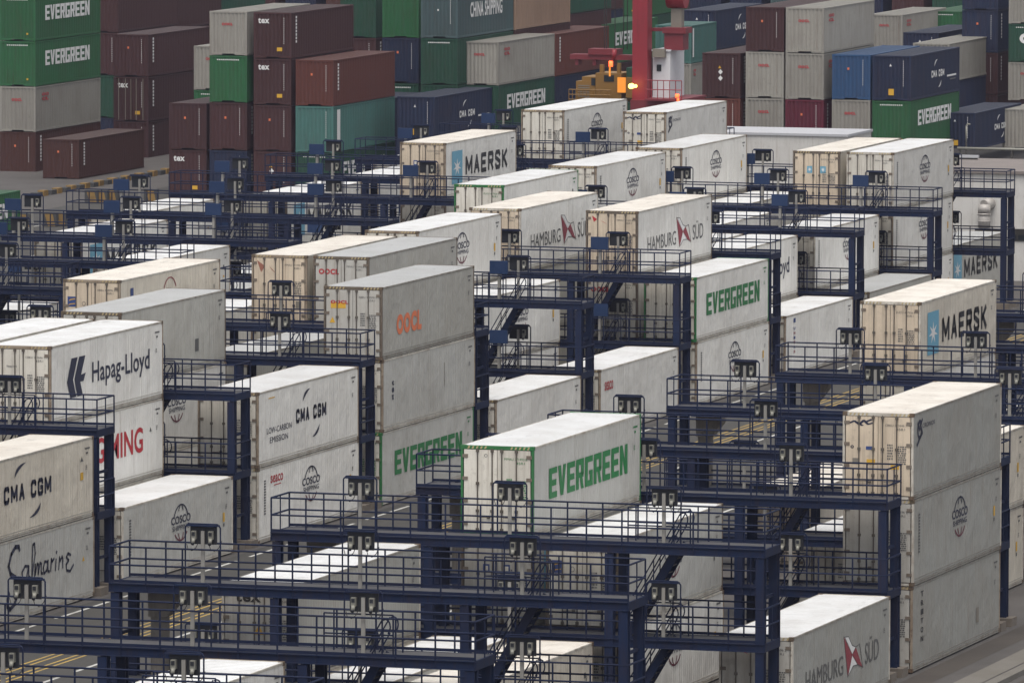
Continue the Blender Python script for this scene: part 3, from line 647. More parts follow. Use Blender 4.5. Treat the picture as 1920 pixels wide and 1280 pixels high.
# ------------------------------------------------------------------ dry steel containers of the yard behind
def corr(bm, n, p0, p1, z0, z1, nrm, depth=.036, mi=0):
    """trapezoid corrugated wall from p0 to p1 (2D), outward nrm"""
    p0, p1, nr = Vector(p0), Vector(p1), Vector(nrm); prev = None
    cs = []
    for i in range(n):
        for f, d in ((0, 0), (.25, 0), (.5, -1), (.75, -1)): cs.append(((i+f)/n, d))
    cs.append((1, 0))
    for f, d in cs:
        q = p0.lerp(p1, f)+nr*(depth*d)
        a, b = bm.verts.new((q.x, q.y, z0)), bm.verts.new((q.x, q.y, z1))
        if prev: fc = bm.faces.new((prev[0], a, b, prev[1])); fc.material_index = mi
        prev = (a, b)
def m_dry(L):
    def f(bm):
        a, b, h = RW/2, L/2, RH
        corr(bm, 9, (-a+.1, -b+.01), (a-.1, -b+.01), .15, h-.10, (0, -1))
        corr(bm, int(L/12.192*36), (a-.012, -b+.1), (a-.012, b-.1), .15, h-.08, (1, 0))
        corr(bm, int(L/12.192*36), (-a+.012, b-.1), (-a+.012, -b+.1), .15, h-.08, (-1, 0))
        corr(bm, 9, (a-.1, b-.01), (-a+.1, b-.01), .15, h-.10, (0, 1))
    return f
def m_dryframe(L):
    def f(bm):
        a, b, h = RW/2, L/2, RH
        for sx in (-1, 1):
            for sy in (-1, 1):
                x0, x1 = sorted((sx*a, sx*(a-.12))); y0, y1 = sorted((sy*b, sy*(b-.12)))
                box(bm, x0, x1, y0, y1, .11, h-.11, 0)
                x0, x1 = sorted((sx*(a+.003), sx*(a-.16))); y0, y1 = sorted((sy*(b+.003), sy*(b-.178)))
                box(bm, x0, x1, y0, y1, .002, .118, 0); box(bm, x0, x1, y0, y1, h-.118, h+.002, 0)
            x0, x1 = sorted((sx*(a-.002), sx*(a-.06)))
            box(bm, x0, x1, -b+.18, b-.18, .02, .16, 0); box(bm, x0, x1, -b+.18, b-.18, h-.085, h-.01, 0)
        for s in (-1, 1):
            y0, y1 = sorted((s*b, s*(b-.06)))
            box(bm, -a+.16, a-.16, y0, y1, h-.11, h-.003, 0)
            box(bm, -a+.16, -.42, y0, y1, .03, .16, 0); box(bm, .42, a-.16, y0, y1, .03, .16, 0); box(bm, -.42, .42, y0, y1, .11, .16, 0)
    return f
def m_drytop(L):
    def f(bm):
        box(bm, -RW/2+.06, RW/2-.06, -L/2+.06, L/2-.06, RH-.05, RH-.018, 0)
        n = int(L/.33)
        for i in range(n):
            y = -L/2+.2+(L-.4)*i/(n-1); box(bm, -RW/2+.2, RW/2-.2, y-.06, y+.06, RH-.0185, RH-.006, 0)
    return f
def drydoor(bm):
    for x in (-.85, -.38, .38, .85): tube(bm, (x, -RL/2-.03, .1), (x, -RL/2-.03, RH-.1), .022, 6)
    tube(bm, (0, -RL/2-.01, .12), (0, -RL/2-.01, RH-.12), .02, 4)
DS = {}
topcode = [(SQ, front, .20+.055*i, .90, .235+.055*i, .925, 'ink_white') for i in range(11)]
vcode = [(SQ, front, .80, .86-.045*i, .812, .888-.045*i, 'ink_white') for i in range(13)]
svcode = [(SQ, side, .07, .86-.075*i, .09, .915-.075*i, 'ink_white') for i in range(8)]
DS['ever'] = [(block_word('EVERGREEN', .10), side, .15, .44, .83, .77, 'ink_white')]+topcode+[(SQ, front, .75, .14, .80, .18, 'sticker_yellow')]
DS['code'] = topcode
DS['oocl'] = [(T('OOCL', .06), front, .33, .68, .62, .74, 'ink_red'), (T('OO', .06), side, .10, .78, .20, .85, 'ink_red'), (T('CL', .06), side, .10, .68, .20, .75, 'ink_red')]
DS['tex'] = [(T('tex', .03), front, .12, .76, .42, .88, 'ink_white')]+vcode+[(SQ, front, .62, .16, .76, .24, 'sticker_yellow')]+svcode
DS['vcode'] = vcode+svcode+[(SQ, front, .40, .66, .45, .71, 'ink_orange')]
DS['placard'] = vcode+svcode+[(([(.5,0),(1,.5),(.5,1),(0,.5)],[(0,1,2,3)]), front, .42, .52, .54, .64, 'ink_white'), (([(.5,0),(1,.5),(.5,1),(0,.5)],[(0,1,2,3)]), front, .42, .38, .54, .50, 'ink_white'), (TRI, front, .42, .66, .50, .72, 'sticker_yellow')]
DS['cma'] = cma('ink_white', .42, .68, .42, .58)+[(SQ, side, .74, .38, .93, .42, 'ink_white'), (SQ, side, .80, .30, .92, .33, 'ink_grey'), (SQ, front, .42, .12, .56, .26, 'sticker_yellow'), (TRI, front, .44, .76, .50, .82, 'ink_white')]+vcode
DS['china'] = [(T('CHINA SHIPPING', .03), side, .22, .42, .78, .76, 'ink_white')]+vcode+[(SQ, front, .45, .60, .49, .64, 'ink_white')]
DS['stripe'] = [(SQ, side, .06, .16, .11, .92, 'ink_white')]+vcode
DS['logo'] = [(ring(0, 360, .28, rx=.36, ry=.36), front, .30, .48, .66, .76, 'ink_white')]+topcode
DLOOK = {'ever': 'with white block letters', 'code': 'with small white code', 'oocl': 'with small red letters', 'tex': 'with short white word', 'vcode': 'with vertical white codes', 'placard': 'with diamond placards',
         'cma': 'with white letters between arcs', 'china': 'with tall white lettering', 'stripe': 'with white vertical stripe', 'logo': 'with round white emblem', None: 'unmarked'}
CNAME = dict(green='green', deepgreen='deep green', maroon='maroon', brown='brown', redbrown='rusty red', oocl='pale grey', navy='navy blue', blue='bright blue', teal='teal', slate='slate grey', tan='tan', crimson='crimson', white='off-white')
stackno = [0]
dseen = {}
def dry(px, tops, Y, items, L=12.192, where=''):
    """a stack by its near right-hand edge: px, list of level boundaries (top to bottom, pixels), world Y, items top to bottom (colour, style)"""
    n = len(items)
    x, _ = aty(px, tops[0], Y)
    for i, it in enumerate(items):
        if it is None: continue
        colr, sty = it[0], it[1]
        _, zt = aty(px, tops[i], Y); _, zb = aty(px, tops[i+1], Y)
        if n == 1: tier = 'standing alone'
        else: tier = 'topmost' if i == 0 else ('lowest' if i == n-1 else ['', 'second from top', 'third from top', 'fourth from top'][i])
        lab = f"{CNAME[colr]} steel container {DLOOK[sty]}, {tier}, {where}"
        lab = ' '.join(lab.split()[:16])
        assert lab not in dseen, lab
        label_ok(lab); dseen[lab] = 1
        t = thing('shipping_container', lab, 'container', (x-RW/2, Y+L/2, zb+.01), 0, 'dry containers stacked in the yard behind')
        t.scale = (1, 1, (zt-zb)/RH*.992)
        part('walls', cmesh(('dw', colr, L), 'walls', m_dry(L), ['steel_'+colr]), t)
        part('frame', cmesh(('df', colr, L), 'frame', m_dryframe(L), ['steel_'+colr]), t)
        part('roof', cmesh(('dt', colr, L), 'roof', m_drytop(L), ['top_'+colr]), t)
        if sty: letter(('ds', sty, L), 'lettering', DS[sty], L, t)
        if len(it) > 2: part('door_rods', cmesh('ddoor', 'door_rods', drydoor, ['sticker_grey']), t)
dry(66, [-7, 78, 163, 248, 331], 507, [('green','ever'), ('green','ever'), ('oocl','oocl'), ('brown','vcode')], where='leftmost stack')
dry(148, [262, 336], 501, [('brown','vcode')], where='on bare ground at left')
dry(278, [65, 145, 229, 312], 523, [('maroon','vcode'), ('maroon','tex',1), ('maroon','vcode')], where='stack behind the lone brown one')
dry(222, [-15, 62, 142, 222, 302], 538, [('maroon',None), ('maroon','vcode'), ('deepgreen',None), ('navy',None)], where='narrow dark stack right of the leftmost')
dry(306, [-22, 58, 138], 548, [('maroon','tex'), ('maroon','vcode')], where='behind the second stack from left')
dry(392, [2, 80, 158], 560, [('deepgreen','logo'), ('maroon',None)], where='behind the pale grey one')
dry(430, [87, 170, 253], 516, [('oocl','oocl'), ('green','code')], where='half hidden left of the tall stack')
dry(387, [194, 282, 370], 490, [('maroon','vcode'), ('maroon','tex')], where='low stack beside the blue racks')
dry(463, [22, 105, 193, 283, 370], 490, [('oocl','oocl'), ('green','code'), ('maroon','vcode'), ('navy','vcode')], where='fourth stack from left')
dry(546, [24, 111, 198, 285, 372], 490, [('maroon','tex'), ('maroon','tex'), ('maroon','vcode'), ('maroon','placard')], where='fifth stack from left')
dry(625, [113, 200, 287, 374], 490, [('redbrown','vcode'), ('teal','stripe'), ('deepgreen','ever')], where='sixth stack from left')
dry(705, [-12, 72, 156], 518, [('deepgreen','code'), ('maroon','vcode')], where='behind the tall middle stack')
dry(785, [-12, 72, 157, 242], 512, [('green','code'), ('navy','vcode'), ('deepgreen','code')], where='left of the slate one')
dry(858, [-13, 73, 160, 247], 508, [('slate','china'), ('deepgreen','code'), ('deepgreen',None)], where='upper centre stack')
dry(967, [-28, 57, 140], 520, [('tan',None), ('maroon',None)], where='right of the slate one')
dry(815, [182, 264, 346], 498, [('navy','cma'), ('navy',None)], where='above the star-marked reefer')
dry(735, [184, 264, 346], 505, [('navy',None), ('navy',None)], where='left of the lettered navy one')
dry(935, [79, 161, 244], 510, [('oocl','oocl'), ('deepgreen','ever')], where='centre stack')
dry(1042, [64, 144, 224], 525, [('redbrown','vcode'), ('navy',None)], where='behind the centre stack')
dry(1050, [-50, 30, 108], 545, [('deepgreen','stripe'), ('maroon','vcode')], where='upper centre right')
dry(1075, [-48, 30, 108], 560, [('maroon','vcode'), ('navy',None)], where='upper centre far right')
dry(1140, [46, 122, 198], 555, [('green','ever'), ('maroon',None)], where='left of the red crane leg')
dry(1200, [-42, 33, 105], 585, [('green','ever'), ('deepgreen',None)], where='behind the red crane leg')
dry(1296, [48, 120, 192, 264], 530, [('teal','stripe'), ('oocl','oocl'), ('oocl',None)], L=6.058, where='right of the crane cabin')
dry(1341, [20, 95, 170], 548, [('navy','cma'), ('navy',None)], where='behind the maroon stack')
dry(1388, [100, 185, 272], 502, [('maroon','placard'), ('redbrown','vcode')], where='first of the right-hand cluster')
dry(1470, [14, 98, 185, 272], 502, [('maroon','vcode'), ('oocl','oocl'), ('oocl','oocl')], where='second of the right-hand cluster')
dry(1545, [15, 101, 188, 275], 502, [('oocl','oocl'), ('oocl','oocl'), ('crimson','vcode')], where='third of the right-hand cluster')
dry(1632, [103, 188, 275], 502, [('blue','vcode'), ('oocl','oocl')], where='fourth of the right-hand cluster')
dry(1708, [105, 190, 277], 502, [('navy','cma'), ('green','ever')], where='fifth of the right-hand cluster')
dry(1780, [82, 155, 230], 530, [('oocl',None), ('navy',None)], where='behind the right-hand navy one')
dry(1760, [62, 135, 210], 545, [('navy','cma'), ('navy','cma')], where='behind the pale roofed one')
dry(1692, [28, 98, 170], 560, [('oocl','oocl'), ('teal',None)], where='far row behind the right cluster')
dry(1800, [22, 92, 160], 570, [('green','code'), ('navy',None)], where='far row beside the pale grey')
dry(1872, [-52, 20, 100, 178, 256], 540, [('navy','vcode'), ('navy','vcode'), ('maroon','vcode'), ('maroon',None)], where='tall stack near the right edge')
dry(1960, [-28, 46, 118, 190], 535, [('oocl','oocl'), ('deepgreen','logo'), ('oocl','oocl')], where='stack at the right edge')
dry(1828, [212, 282], 512, [('navy','cma')], where='low at right edge')
dry(1950, [205, 280], 520, [('oocl',None)], where='beside the low navy one')
# farthest row closing the view
cols_far = ['navy','maroon','deepgreen','oocl','navy','maroon','slate','brown','deepgreen','navy','maroon','oocl','navy','maroon','brown','navy','deepgreen','slate','navy','maroon','navy','deepgreen','navy','navy','maroon','navy']
for i in range(26):
    px = 60+i*76
    dry(px, [-75, -10, 55, 120], 610, [(cols_far[i], None), (cols_far[(i*7+3) % 26], None), (cols_far[(i*5+11) % 26], 'code')], where=f'farthest row, stack {i+1} from left')

# ------------------------------------------------------------------ ground
def ground(nm, col, dcol, sc, rough=0.85):
    m = mat(nm, col, rough, dirt=0.65, dirtcol=dcol, dscale=sc, bump=0.3)
ground('asphalt', (0.044, 0.042, 0.039), (0.055, 0.052, 0.048), 0.12)
ground('concrete_ground', (0.078, 0.072, 0.069), (0.036, 0.031, 0.028), 0.35)
ground('runway', (0.15, 0.14, 0.125), (0.10, 0.09, 0.07), 0.35)
mat('paint_white', (0.50, 0.50, 0.48), 0.7, dirt=0.75, dirtcol=(0.14, 0.13, 0.12), dscale=1.2)
mat('paint_yellow', (0.42, 0.28, 0.06), 0.7, dirt=0.8, dirtcol=(0.12, 0.10, 0.07), dscale=1.2)
mat('kerb_black', (0.05, 0.05, 0.05), 0.8); mat('kerb_yellow', (0.24, 0.145, 0.04), 0.8, dirt=0.7, dirtcol=(0.07, 0.05, 0.03), dscale=1.6)
def sheet(nm, x0, x1, y0, y1, z, m, kind='structure'):
    return struct(nm, mesh(nm, lambda bm: bm.faces.new([bm.verts.new(p) for p in ((x0,y0,z),(x1,y0,z),(x1,y1,z),(x0,y1,z))]), [m]), kind)
sheet('ground', -900, 700, -60, 2600, 0, 'concrete_ground')
sheet('road', -103.35, -88.2, 120, 470, .004, 'asphalt')
sheet('road', -127.0, -120.6, 120, 480, .004, 'asphalt')
sheet('road', -176.5, -145.0, 120, 640, .004, 'asphalt')
ground('stained', (0.050, 0.042, 0.036), (0.10, 0.085, 0.07), 0.25)  # brownish staining, with the shadow stripes beside the stack put into the colour
sheet('pavement', -69.9, -68.9, 120, 480, .006, 'stained')  # brownish staining and shadow stripe beside the stack, both in the colour
sheet('pavement', -68.2, -67.3, 120, 480, .012, 'runway')
struct('kerb', mesh('kerb', lambda bm: box(bm, -66.9, -66.5, 120, 480, 0, .18), ['runway']))
sheet('pavement', -66.2, -65.2, 120, 480, .006, 'stained')  # brownish staining and shadow stripe beside the stack, both in the colour
def lines(nm, segs, m):
    def f(bm):
        for x0, x1, y0, y1 in segs:
            bm.faces.new([bm.verts.new(p) for p in ((x0,y0,.009),(x1,y0,.009),(x1,y1,.009),(x0,y1,.009))])
    return struct(nm, mesh(nm, f, [m]))
lines('white_lane_line', [(-96.93, -96.78, y, y+5.5) for y in range(200, 460, 7)], 'paint_white')
lines('white_edge_line', [(-102.82, -102.68, y, y+5.5) for y in range(200, 460, 7)]+[(-90.3, -90.15, 200, 460)], 'paint_white')
for i, x in enumerate((-99.22, -98.92, -98.38, -98.08)): lines('yellow_lane_line', [(x-.05, x+.05, 200, 460)], 'paint_yellow')
lines('white_bay_line', [(-164.1, -163.9, 380, 620), (-172.1, -171.95, 380, 620)], 'paint_white')


# ------------------------------------------------------------------ kerbs, barriers, left-hand green box
def m_kerb(bm):
    n = 25
    for i in range(n):
        y = 484+i*1.25
        if i % 2: box(bm, -.22, .22, y, y+.75, 0, .34, 1)
        else: box(bm, -.24, .24, y+.1, y+.95, 0, .28, 0)
k = struct('kerb', mesh('kerb', m_kerb, ['kerb_black', 'kerb_yellow'])); k.location = (-180.9, 0, 0)
def m_barrier(bm):
    box(bm, -.42, .42, -.2, .2, 0, .80, 0)
    bm.faces.new([bm.verts.new(p) for p in ((-.10, -.203, .05), (.36, -.203, .05), (.20, -.203, .75), (-.30, -.203, .75))]).material_index = 1
BL = ['first barrier right of the green box', 'second barrier right of the green box', 'third barrier right of the green box', 'fourth barrier, nearest of the far trio', 'fifth barrier, middle of the far trio', 'sixth barrier, last of the far trio', 'lone seventh barrier close to the tall maroon stack']
for i, (px, py) in enumerate(((46, 426), (95, 425), (114, 424), (173, 381), (191, 381), (210, 380), (284, 379))):
    x, y = atz(px, py, 0)
    o = bpy.data.objects.new('road_barrier', cmesh('barr', 'road_barrier', m_barrier, ['kerb_black', 'kerb_yellow'])); link(o); o.location = (x, y, 0)
    o['label'] = 'low dark block with yellow slash, '+BL[i]
    o['category'] = 'barrier'; o['group'] = 'striped barriers along the far road'
xg, zg = aty(38, 357, 455)
t = thing('shipping_container', 'green steel container cut by the left edge beside the road barriers', 'container', (xg-RW/2, 455-RL/2, zg-2.6), 0, 'dry containers stacked in the yard behind')
t.scale = (1, 1, 2.6/RH)
part('walls', cmesh(('dw', 'green', 12.192), 'walls', m_dry(12.192), ['steel_green']), t); part('frame', cmesh(('df', 'green', 12.192), 'frame', m_dryframe(12.192), ['steel_green']), t)
part('roof', cmesh(('dt', 'green', 12.192), 'roof', m_drytop(12.192), ['top_green']), t); letter(('ds', 'ever', 12.192), 'lettering', DS['ever'], 12.192, t)

# ------------------------------------------------------------------ white service buildings
mat('wall_white', (0.58, 0.57, 0.55), 0.7, dirt=0.35, dirtcol=(0.25, 0.22, 0.19), streak=True)
mat('roof_light', (0.42, 0.43, 0.46), 0.6, dirt=0.35, dirtcol=(0.35, 0.33, 0.32))
mat('roof_brown', (0.20, 0.175, 0.165), 0.8, dirt=0.4, dirtcol=(0.1, 0.09, 0.08))
mat('glass_dark', (0.02, 0.025, 0.03), 0.15)
mat('duct_metal', (0.42, 0.40, 0.38), 0.6, metal=0.25, dirt=0.3, dirtcol=(0.2, 0.18, 0.15))
Y1 = 470
xa, z1 = aty(1260, 250, Y1); xb, _ = aty(1588, 250, Y1)
t = thing('service_building', 'long low white building with pale hipped roof behind the far reefers', 'building', (xa, Y1, 0))
def f(bm):
    Lx = xb-xa; box(bm, 0, Lx, 0, 5.5, 0, z1, 0)
    for i in range(1, 6): box(bm, Lx*i/6-.04, Lx*i/6+.04, -.03, 0, 0, z1-.1, 0)
part('wall', mesh('wall', f, ['wall_white']), t)
def f(bm):
    Lx = xb-xa; o = .08; h = .30
    v = [bm.verts.new(p) for p in ((-o,-o,z1),(Lx+o,-o,z1),(Lx+o,5.5+o,z1),(-o,5.5+o,z1),(-o,-o,z1+.14),(Lx+o,-o,z1+.14),(Lx+o,5.5+o,z1+.14),(-o,5.5+o,z1+.14),(1.5,2.75,z1+h),(Lx-1.5,2.75,z1+h))]
    for q in ((3,2,1,0),(0,1,5,4),(1,2,6,5),(2,3,7,6),(3,0,4,7),(4,5,9,8),(5,6,9),(6,7,8,9),(7,4,8)): bm.faces.new([v[i] for i in q])
part('roof', mesh('roof', f, ['roof_light']), t)
Y2 = 439
xa2, z2 = aty(1700, 322, Y2); xb2, _ = aty(2150, 322, Y2)
t = thing('service_building', 'white-walled building with flat brown roof and metal duct at right edge', 'building', (xa2, Y2, 0))
def f(bm):
    Lx = xb2-xa2; box(bm, 0, Lx, 0, 10, 0, z2, 0)
    for i in range(1, 9): box(bm, Lx*i/9-.025, Lx*i/9+.025, -.02, 0, 0, z2-.06, 0)
part('wall', mesh('wall', f, ['wall_white']), t)
part('roof', mesh('roof', lambda bm: box(bm, -.15, xb2-xa2+.15, -.15, 10.2, z2+.003, z2+.16, 0), ['roof_brown']), t)
for px in (1862, 1925):
    x, z = aty(px, 440, Y2); wf = part('window', mesh('window', lambda bm: box(bm, -1.0, .55, -.05, 0, -.35, .30, 0), ['gasket']), t, (x-xa2, 0, z))
    part('pane', mesh('pane', lambda bm: [box(bm, -.95+.5*i, -.55+.5*i, -.06, -.051, -.28, -.02, 0) for i in range(3)], ['glass_dark']), wf)
x, z = aty(1850, 395, Y2)
def f(bm):
    tube(bm, (0, -.55, -.1), (0, -.55, -.9), .32, 16, 0); tube(bm, (0, -.55, -.12), (.0, -.45, .32), .34, 16, 0); tube(bm, (.0, -.45, .3), (.25, 0, .45), .32, 16, 0)
    tube(bm, (0, -.55, -.12), (0, -.55, -.18), .37, 16, 0); tube(bm, (0, -.55, -.5), (0, -.55, -.56), .345, 16, 0)
part('duct', mesh('duct', f, ['duct_metal']), t, (x-xa2, 0, z))
# pipe rail above the brown roof
xr0, zr = aty(1795, 278, 452); xr1, _ = aty(2000, 280, 452)
t = thing('pipe_rail', 'pale horizontal pipe on posts above the brown flat roof', 'pipe', (xr0, 452, 0))
part('pipe', mesh('pipe', lambda bm: tube(bm, (0, 0, zr), (xr1-xr0, 0, zr), .075, 8), ['socket_shell']), t)
for i in range(3): part('post', mesh('post', lambda bm: tube(bm, (0, 0, 0), (0, 0, zr-.07), .06, 8), ['gasket']), t, ((xr1-xr0)*(.02+.48*i), 0, 0))
xl, zl = aty(1812, 236, 454)
t = thing('vent_pipe', 'thin white hooked pipe on a dark post beside the navy containers', 'pipe', (xl, 454, 0))
part('post', mesh('post', lambda bm: tube(bm, (0, 0, 0), (0, 0, zl-.9), .05, 8), ['gasket']), t)
def f(bm):
    tube(bm, (0, 0, zl-1.0), (0, 0, zl), .045, 8); tube(bm, (0, 0, zl), (.08, 0, zl+.1), .045, 8); tube(bm, (.08, 0, zl+.1), (.22, 0, zl+.08), .045, 8)
part('hook', mesh('hook', f, ['socket_shell']), t)
xl, zl = aty(1815, 293, 448)
t = thing('floodlight', 'short white light bar on a dark pole above the brown roof', 'lamp', (xl, 448, 0))
part('pole', mesh('pole', lambda bm: tube(bm, (0, 0, 0), (0, 0, zl-.1), .07, 8), ['gasket']), t)
part('light_bar', mesh('light_bar', lambda bm: (box(bm, -.6, .6, -.15, .15, zl-.08, zl+.06, 0), box(bm, -.5, .5, -.2, .2, zl-.35, zl-.082, 1)), ['roof_light', 'gasket']), t)

# ------------------------------------------------------------------ red yard crane, tractor
mat('crane_red', (0.26, 0.018, 0.030), 0.5, dirt=0.3, dirtcol=(0.12, 0.02, 0.02), streak=True)
mat('crane_darkred', (0.17, 0.020, 0.028), 0.55, dirt=0.3, dirtcol=(0.06, 0.015, 0.015))
mat('tractor_yellow', (0.24, 0.125, 0.022), 0.5, dirt=0.4, dirtcol=(0.12, 0.07, 0.02))
mat('cabin_white', (0.60, 0.61, 0.64), 0.5, dirt=0.3, dirtcol=(0.3, 0.25, 0.24))
mat('lamp_orange', (0.9, 0.15, 0.03), 0.5, emit=(1.0, 0.12, 0.03), estr=1.6)
mat('lamp_yellow', (0.9, 0.7, 0.1), 0.5, emit=(1.0, 0.75, 0.12), estr=3.5)
mat('lamp_amber', (0.8, 0.30, 0.03), 0.5, emit=(1.0, 0.30, 0.03), estr=0.30)
mat('tyre', (0.02, 0.02, 0.02), 0.85)
YC = 482
def P(px, py, y=YC): a = aty(px, py, y); return a[0], a[1]
xc, _ = P(1204, 175)
t = thing('gantry_crane', 'red rubber-tyred gantry crane leg with white electrical cabin', 'crane', (xc, YC, 0))
zs = P(1204, 190)[1]; zb = P(1204, 205)[1]
lx0 = P(1190, 100)[0]-xc; lx1 = P(1218, 100)[0]-xc
part('leg', mesh('leg', lambda bm: box(bm, lx0, lx1, -.5, .5, zs-.35, 26, 0), ['crane_red']), t)
part('sill_beam', mesh('sill_beam', lambda bm: box(bm, lx0-.05, P(1290,180)[0]-xc, -.7, 3.6, zb-.3, zs+.1, 0), ['crane_darkred']), t)
for yy in (0.2, 2.8):
    part('wheel', mesh('wheel', lambda bm: tube(bm, (-.3, 0, .8), (.4, 0, .8), .8, 20), ['tyre']), t, (0, yy, 0)); part('wheel_frame', mesh('wheel_frame', lambda bm: box(bm, -.45, .5, -.5, .5, .9, zb-.303, 0), ['crane_darkred']), t, (0, yy, 0))
hx0, hz0 = P(1222, 178); hx1, hz1 = P(1255, 97)
part('platform', mesh('platform', lambda bm: box(bm, .5, P(1290,180)[0]-xc, -1.2, 4.0, zs+.103, zs+.22, 0), ['crane_darkred']), t)
h = part('electrical_house', mesh('electrical_house', lambda bm: (box(bm, hx0-xc, hx1-xc, .2, 3.2, zs+.225, hz1, 0), box(bm, hx0-xc-.05, hx1-xc+.05, .1, 3.3, hz1+.002, hz1+.1, 0)), ['cabin_white']), t)
wx, wz = P(1234, 128)
part('window', mesh('window', lambda bm: box(bm, wx-xc-.14, wx-xc+.14, .17, .198, wz-.2, wz+.2, 0), ['glass_dark']), h)
part('air_conditioner', mesh('air_conditioner', lambda bm: box(bm, wx-xc-.3, wx-xc+.45, -.2, .198, wz+.65, wz+1.15, 0), ['sticker_grey']), h)
def f(bm):
    x1 = P(1288, 180)[0]-xc
    for z in (.55, 1.1): tube(bm, (.55, -1.15, zs+.22+z), (x1, -1.15, zs+.22+z), .03, 6)
    for i in range(7): x = .55+(x1-.55)*i/6; tube(bm, (x, -1.15, zs+.2), (x, -1.15, zs+1.32), .025, 6)
part('handrail', mesh('handrail', f, ['crane_red']), t)
def f(bm):
    x0, z0 = P(1240, 60); x1, _ = P(1284, 60)
    box(bm, x0-xc, x1-xc, .2, 1.6, z0-.1, z0+.25, 0); box(bm, x0-xc+.1, x1-xc-.2, .3, 1.5, z0-1.1, z0-.103, 0); box(bm, lx1+.002, x0-xc-.002, .5, .9, z0, z0+.2, 0)
part('cable_reel_frame', mesh('cable_reel_frame', f, ['crane_darkred']), t)
x0, z0 = P(1262, 0)
part('cable_drum', mesh('cable_drum', lambda bm: (tube(bm, (x0-xc-.55, .9, z0+.2), (x0-xc+.55, .9, z0+.2), .75, 20, 0), box(bm, x0-xc-.3, x0-xc+.35, .6, 1.2, z0-2.0, z0-.56, 1)), ['crane_red', 'sticker_grey']), t)
for i, px in enumerate((1124, 1128, 1144, 1160, 1167)):
    xx, zz = P(px, 95); part('hoist_rope', mesh('hoist_rope', lambda bm: tube(bm, (0, 0, zz), (0, 0, 26), .03, 5), ['gasket']), t, (xx-xc, 1.0, 0))
sx0, sz = P(1063, 95); sx1, _ = P(1188, 95)
part('spreader', mesh('spreader', lambda bm: (box(bm, sx0-xc, sx1-xc-.01, .6, 1.6, sz-.55, sz-.25, 0), box(bm, (sx0+sx1)/2-xc-.9, (sx0+sx1)/2-xc+.9, .5, 1.7, sz-.248, sz+.1, 0), [box(bm, sx0-xc+.3+1.1*i, sx0-xc+.5+1.1*i, .7, 1.5, sz-.9, sz-.552, 0) for i in range(3)]), ['crane_darkred']), t)
xx, zz = P(1193, 160); part('work_lamp', mesh('work_lamp', lambda bm: (tube(bm, (0, -.2, 0), (0, 0, 0), .16, 14, 0), tube(bm, (.24, -.2, 0), (.24, 0, 0), .10, 12, 0)), ['lamp_yellow']), t, (xx-xc, -.95, zz))
xx, zz = P(1148, 118); part('beacon', mesh('beacon', lambda bm: (tube(bm, (0, 0, -.22), (0, 0, .12), .13, 12, 0), tube(bm, (.18, 0, .2), (.22, 0, .8), .13, 12, 1), box(bm, -.10, -.02, -.06, .06, -.8, -.23, 2)), ['lamp_orange', 'crane_red', 'lamp_amber']), t, (xx-xc, -.3, zz))
xx, zz = P(1282, 178); part('beacon', mesh('beacon', lambda bm: (tube(bm, (0, 0, -.1), (0, 0, .12), .12, 10, 0), tube(bm, (0.05, 0, -.32), (0.05, 0, -.14), .07, 10, 0)), ['lamp_orange']), t, (xx-xc, -1.4, zz))
# yellow machine
yt = 488
tx0, tz0 = aty(1080, 163, yt); tx1, tz1 = aty(1165, 138, yt)
t = thing('yard_tractor', 'yellow yard machine with glowing amber side behind the far reefers', 'vehicle', (tx0, yt, 0))
W_ = tx1-tx0
part('body', mesh('body', lambda bm: (box(bm, 0, W_*.42, 0, 2.6, tz0-.9, tz0+.35, 0), box(bm, W_*.12, W_*.42, .1, 2.5, tz0+.352, tz0+.62, 0), box(bm, -.4, W_+.7, -.2, 2.8, tz0-1.9, tz0-.905, 1)), ['tractor_yellow', 'steel_deepgreen']), t)
c = part('cab', mesh('cab', lambda bm: (box(bm, W_*.43, W_*1.0, 0, 2.4, tz0-.9, tz1+.0, 0), box(bm, W_*.50, W_*.58, .2, .5, tz1+.002, tz1+.5, 0), box(bm, W_*.88, W_*.95, .2, .5, tz1+.002, tz1+.6, 0)), ['tractor_yellow']), t)
part('window', mesh('window', lambda bm: box(bm, W_*.34, W_*.425, -.03, .6, tz0+.1, tz0+.55, 0), ['glass_dark']), c)
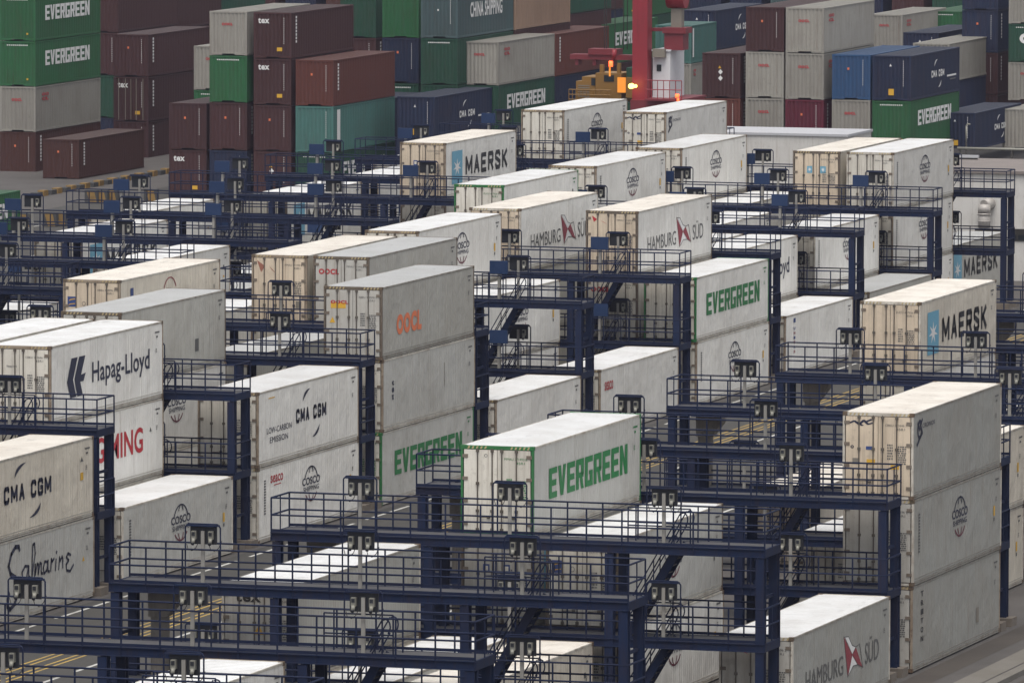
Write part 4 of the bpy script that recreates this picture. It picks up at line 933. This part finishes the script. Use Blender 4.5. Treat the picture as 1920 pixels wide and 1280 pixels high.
part('window', mesh('window', lambda bm: box(bm, W_*.62, W_*.84, -.03, .3, tz0+.35, tz1-.12, 0), ['glass_dark']), c)
part('grille', mesh('grille', lambda bm: [box(bm, W_*.05+.0, W_*.30, -.02, -.001, tz0-.6+.13*i, tz0-.54+.13*i, 0) for i in range(6)], ['sticker_grey']), t)
part('lit_panel', mesh('lit_panel', lambda bm: box(bm, W_*.92, W_*1.10, -.06, -.002, tz0-.3, tz0+.62, 0), ['lamp_amber']), t)
part('engine_cover', mesh('engine_cover', lambda bm: (box(bm, W_*1.102, W_*1.40, .0, 2.2, tz0-.6, tz0+.62, 0), box(bm, W_*1.08, W_*1.35, .3, 1.8, tz0+.622, tz0+1.2, 1)), ['tractor_yellow', 'steel_deepgreen']), t)
def f(bm):
    for z in (tz0-.75, tz0-.45, tz0-.15): tube(bm, (-.35, -.32, z), (W_*.8, -.32, z), .03, 5)
    for i in range(13): x = -.35+(W_*.8+.35)*i/12; tube(bm, (x, -.32, tz0-.9), (x, -.32, tz0-.15), .025, 5)
part('guard_rail', mesh('guard_rail', f, ['tractor_yellow']), t)
part('jib', mesh('jib', lambda bm: beam(bm, (W_*.7, -.5, tz0-1.5), (W_*1.75, -.5, tz0-.85), .3, .4), ['steel_deepgreen']), t)
for i in range(3): part('wheel', mesh('wheel', lambda bm: tube(bm, (0, 0, .55), (.0, .5, .55), .55, 18), ['tyre']), t, (W_*(.1+.4*i), .1, 0))

# ------------------------------------------------------------------ air
hz = struct('haze', mesh('haze', lambda bm: box(bm, -880, 690, -50, 2590, -1.0, 42.0), []), 'stuff')
hm = bpy.data.materials.new('haze'); hm.use_nodes = True; hn = hm.node_tree; hn.nodes.clear()
ho = hn.nodes.new('ShaderNodeOutputMaterial'); hv = hn.nodes.new('ShaderNodeVolumePrincipled')
hv.inputs['Color'].default_value = (0.74, 0.76, 1.0, 1); hv.inputs['Density'].default_value = 0.00008; hv.inputs['Anisotropy'].default_value = 0.2
hn.links.new(hv.outputs[0], ho.inputs['Volume']); hz.data.materials.append(hm)
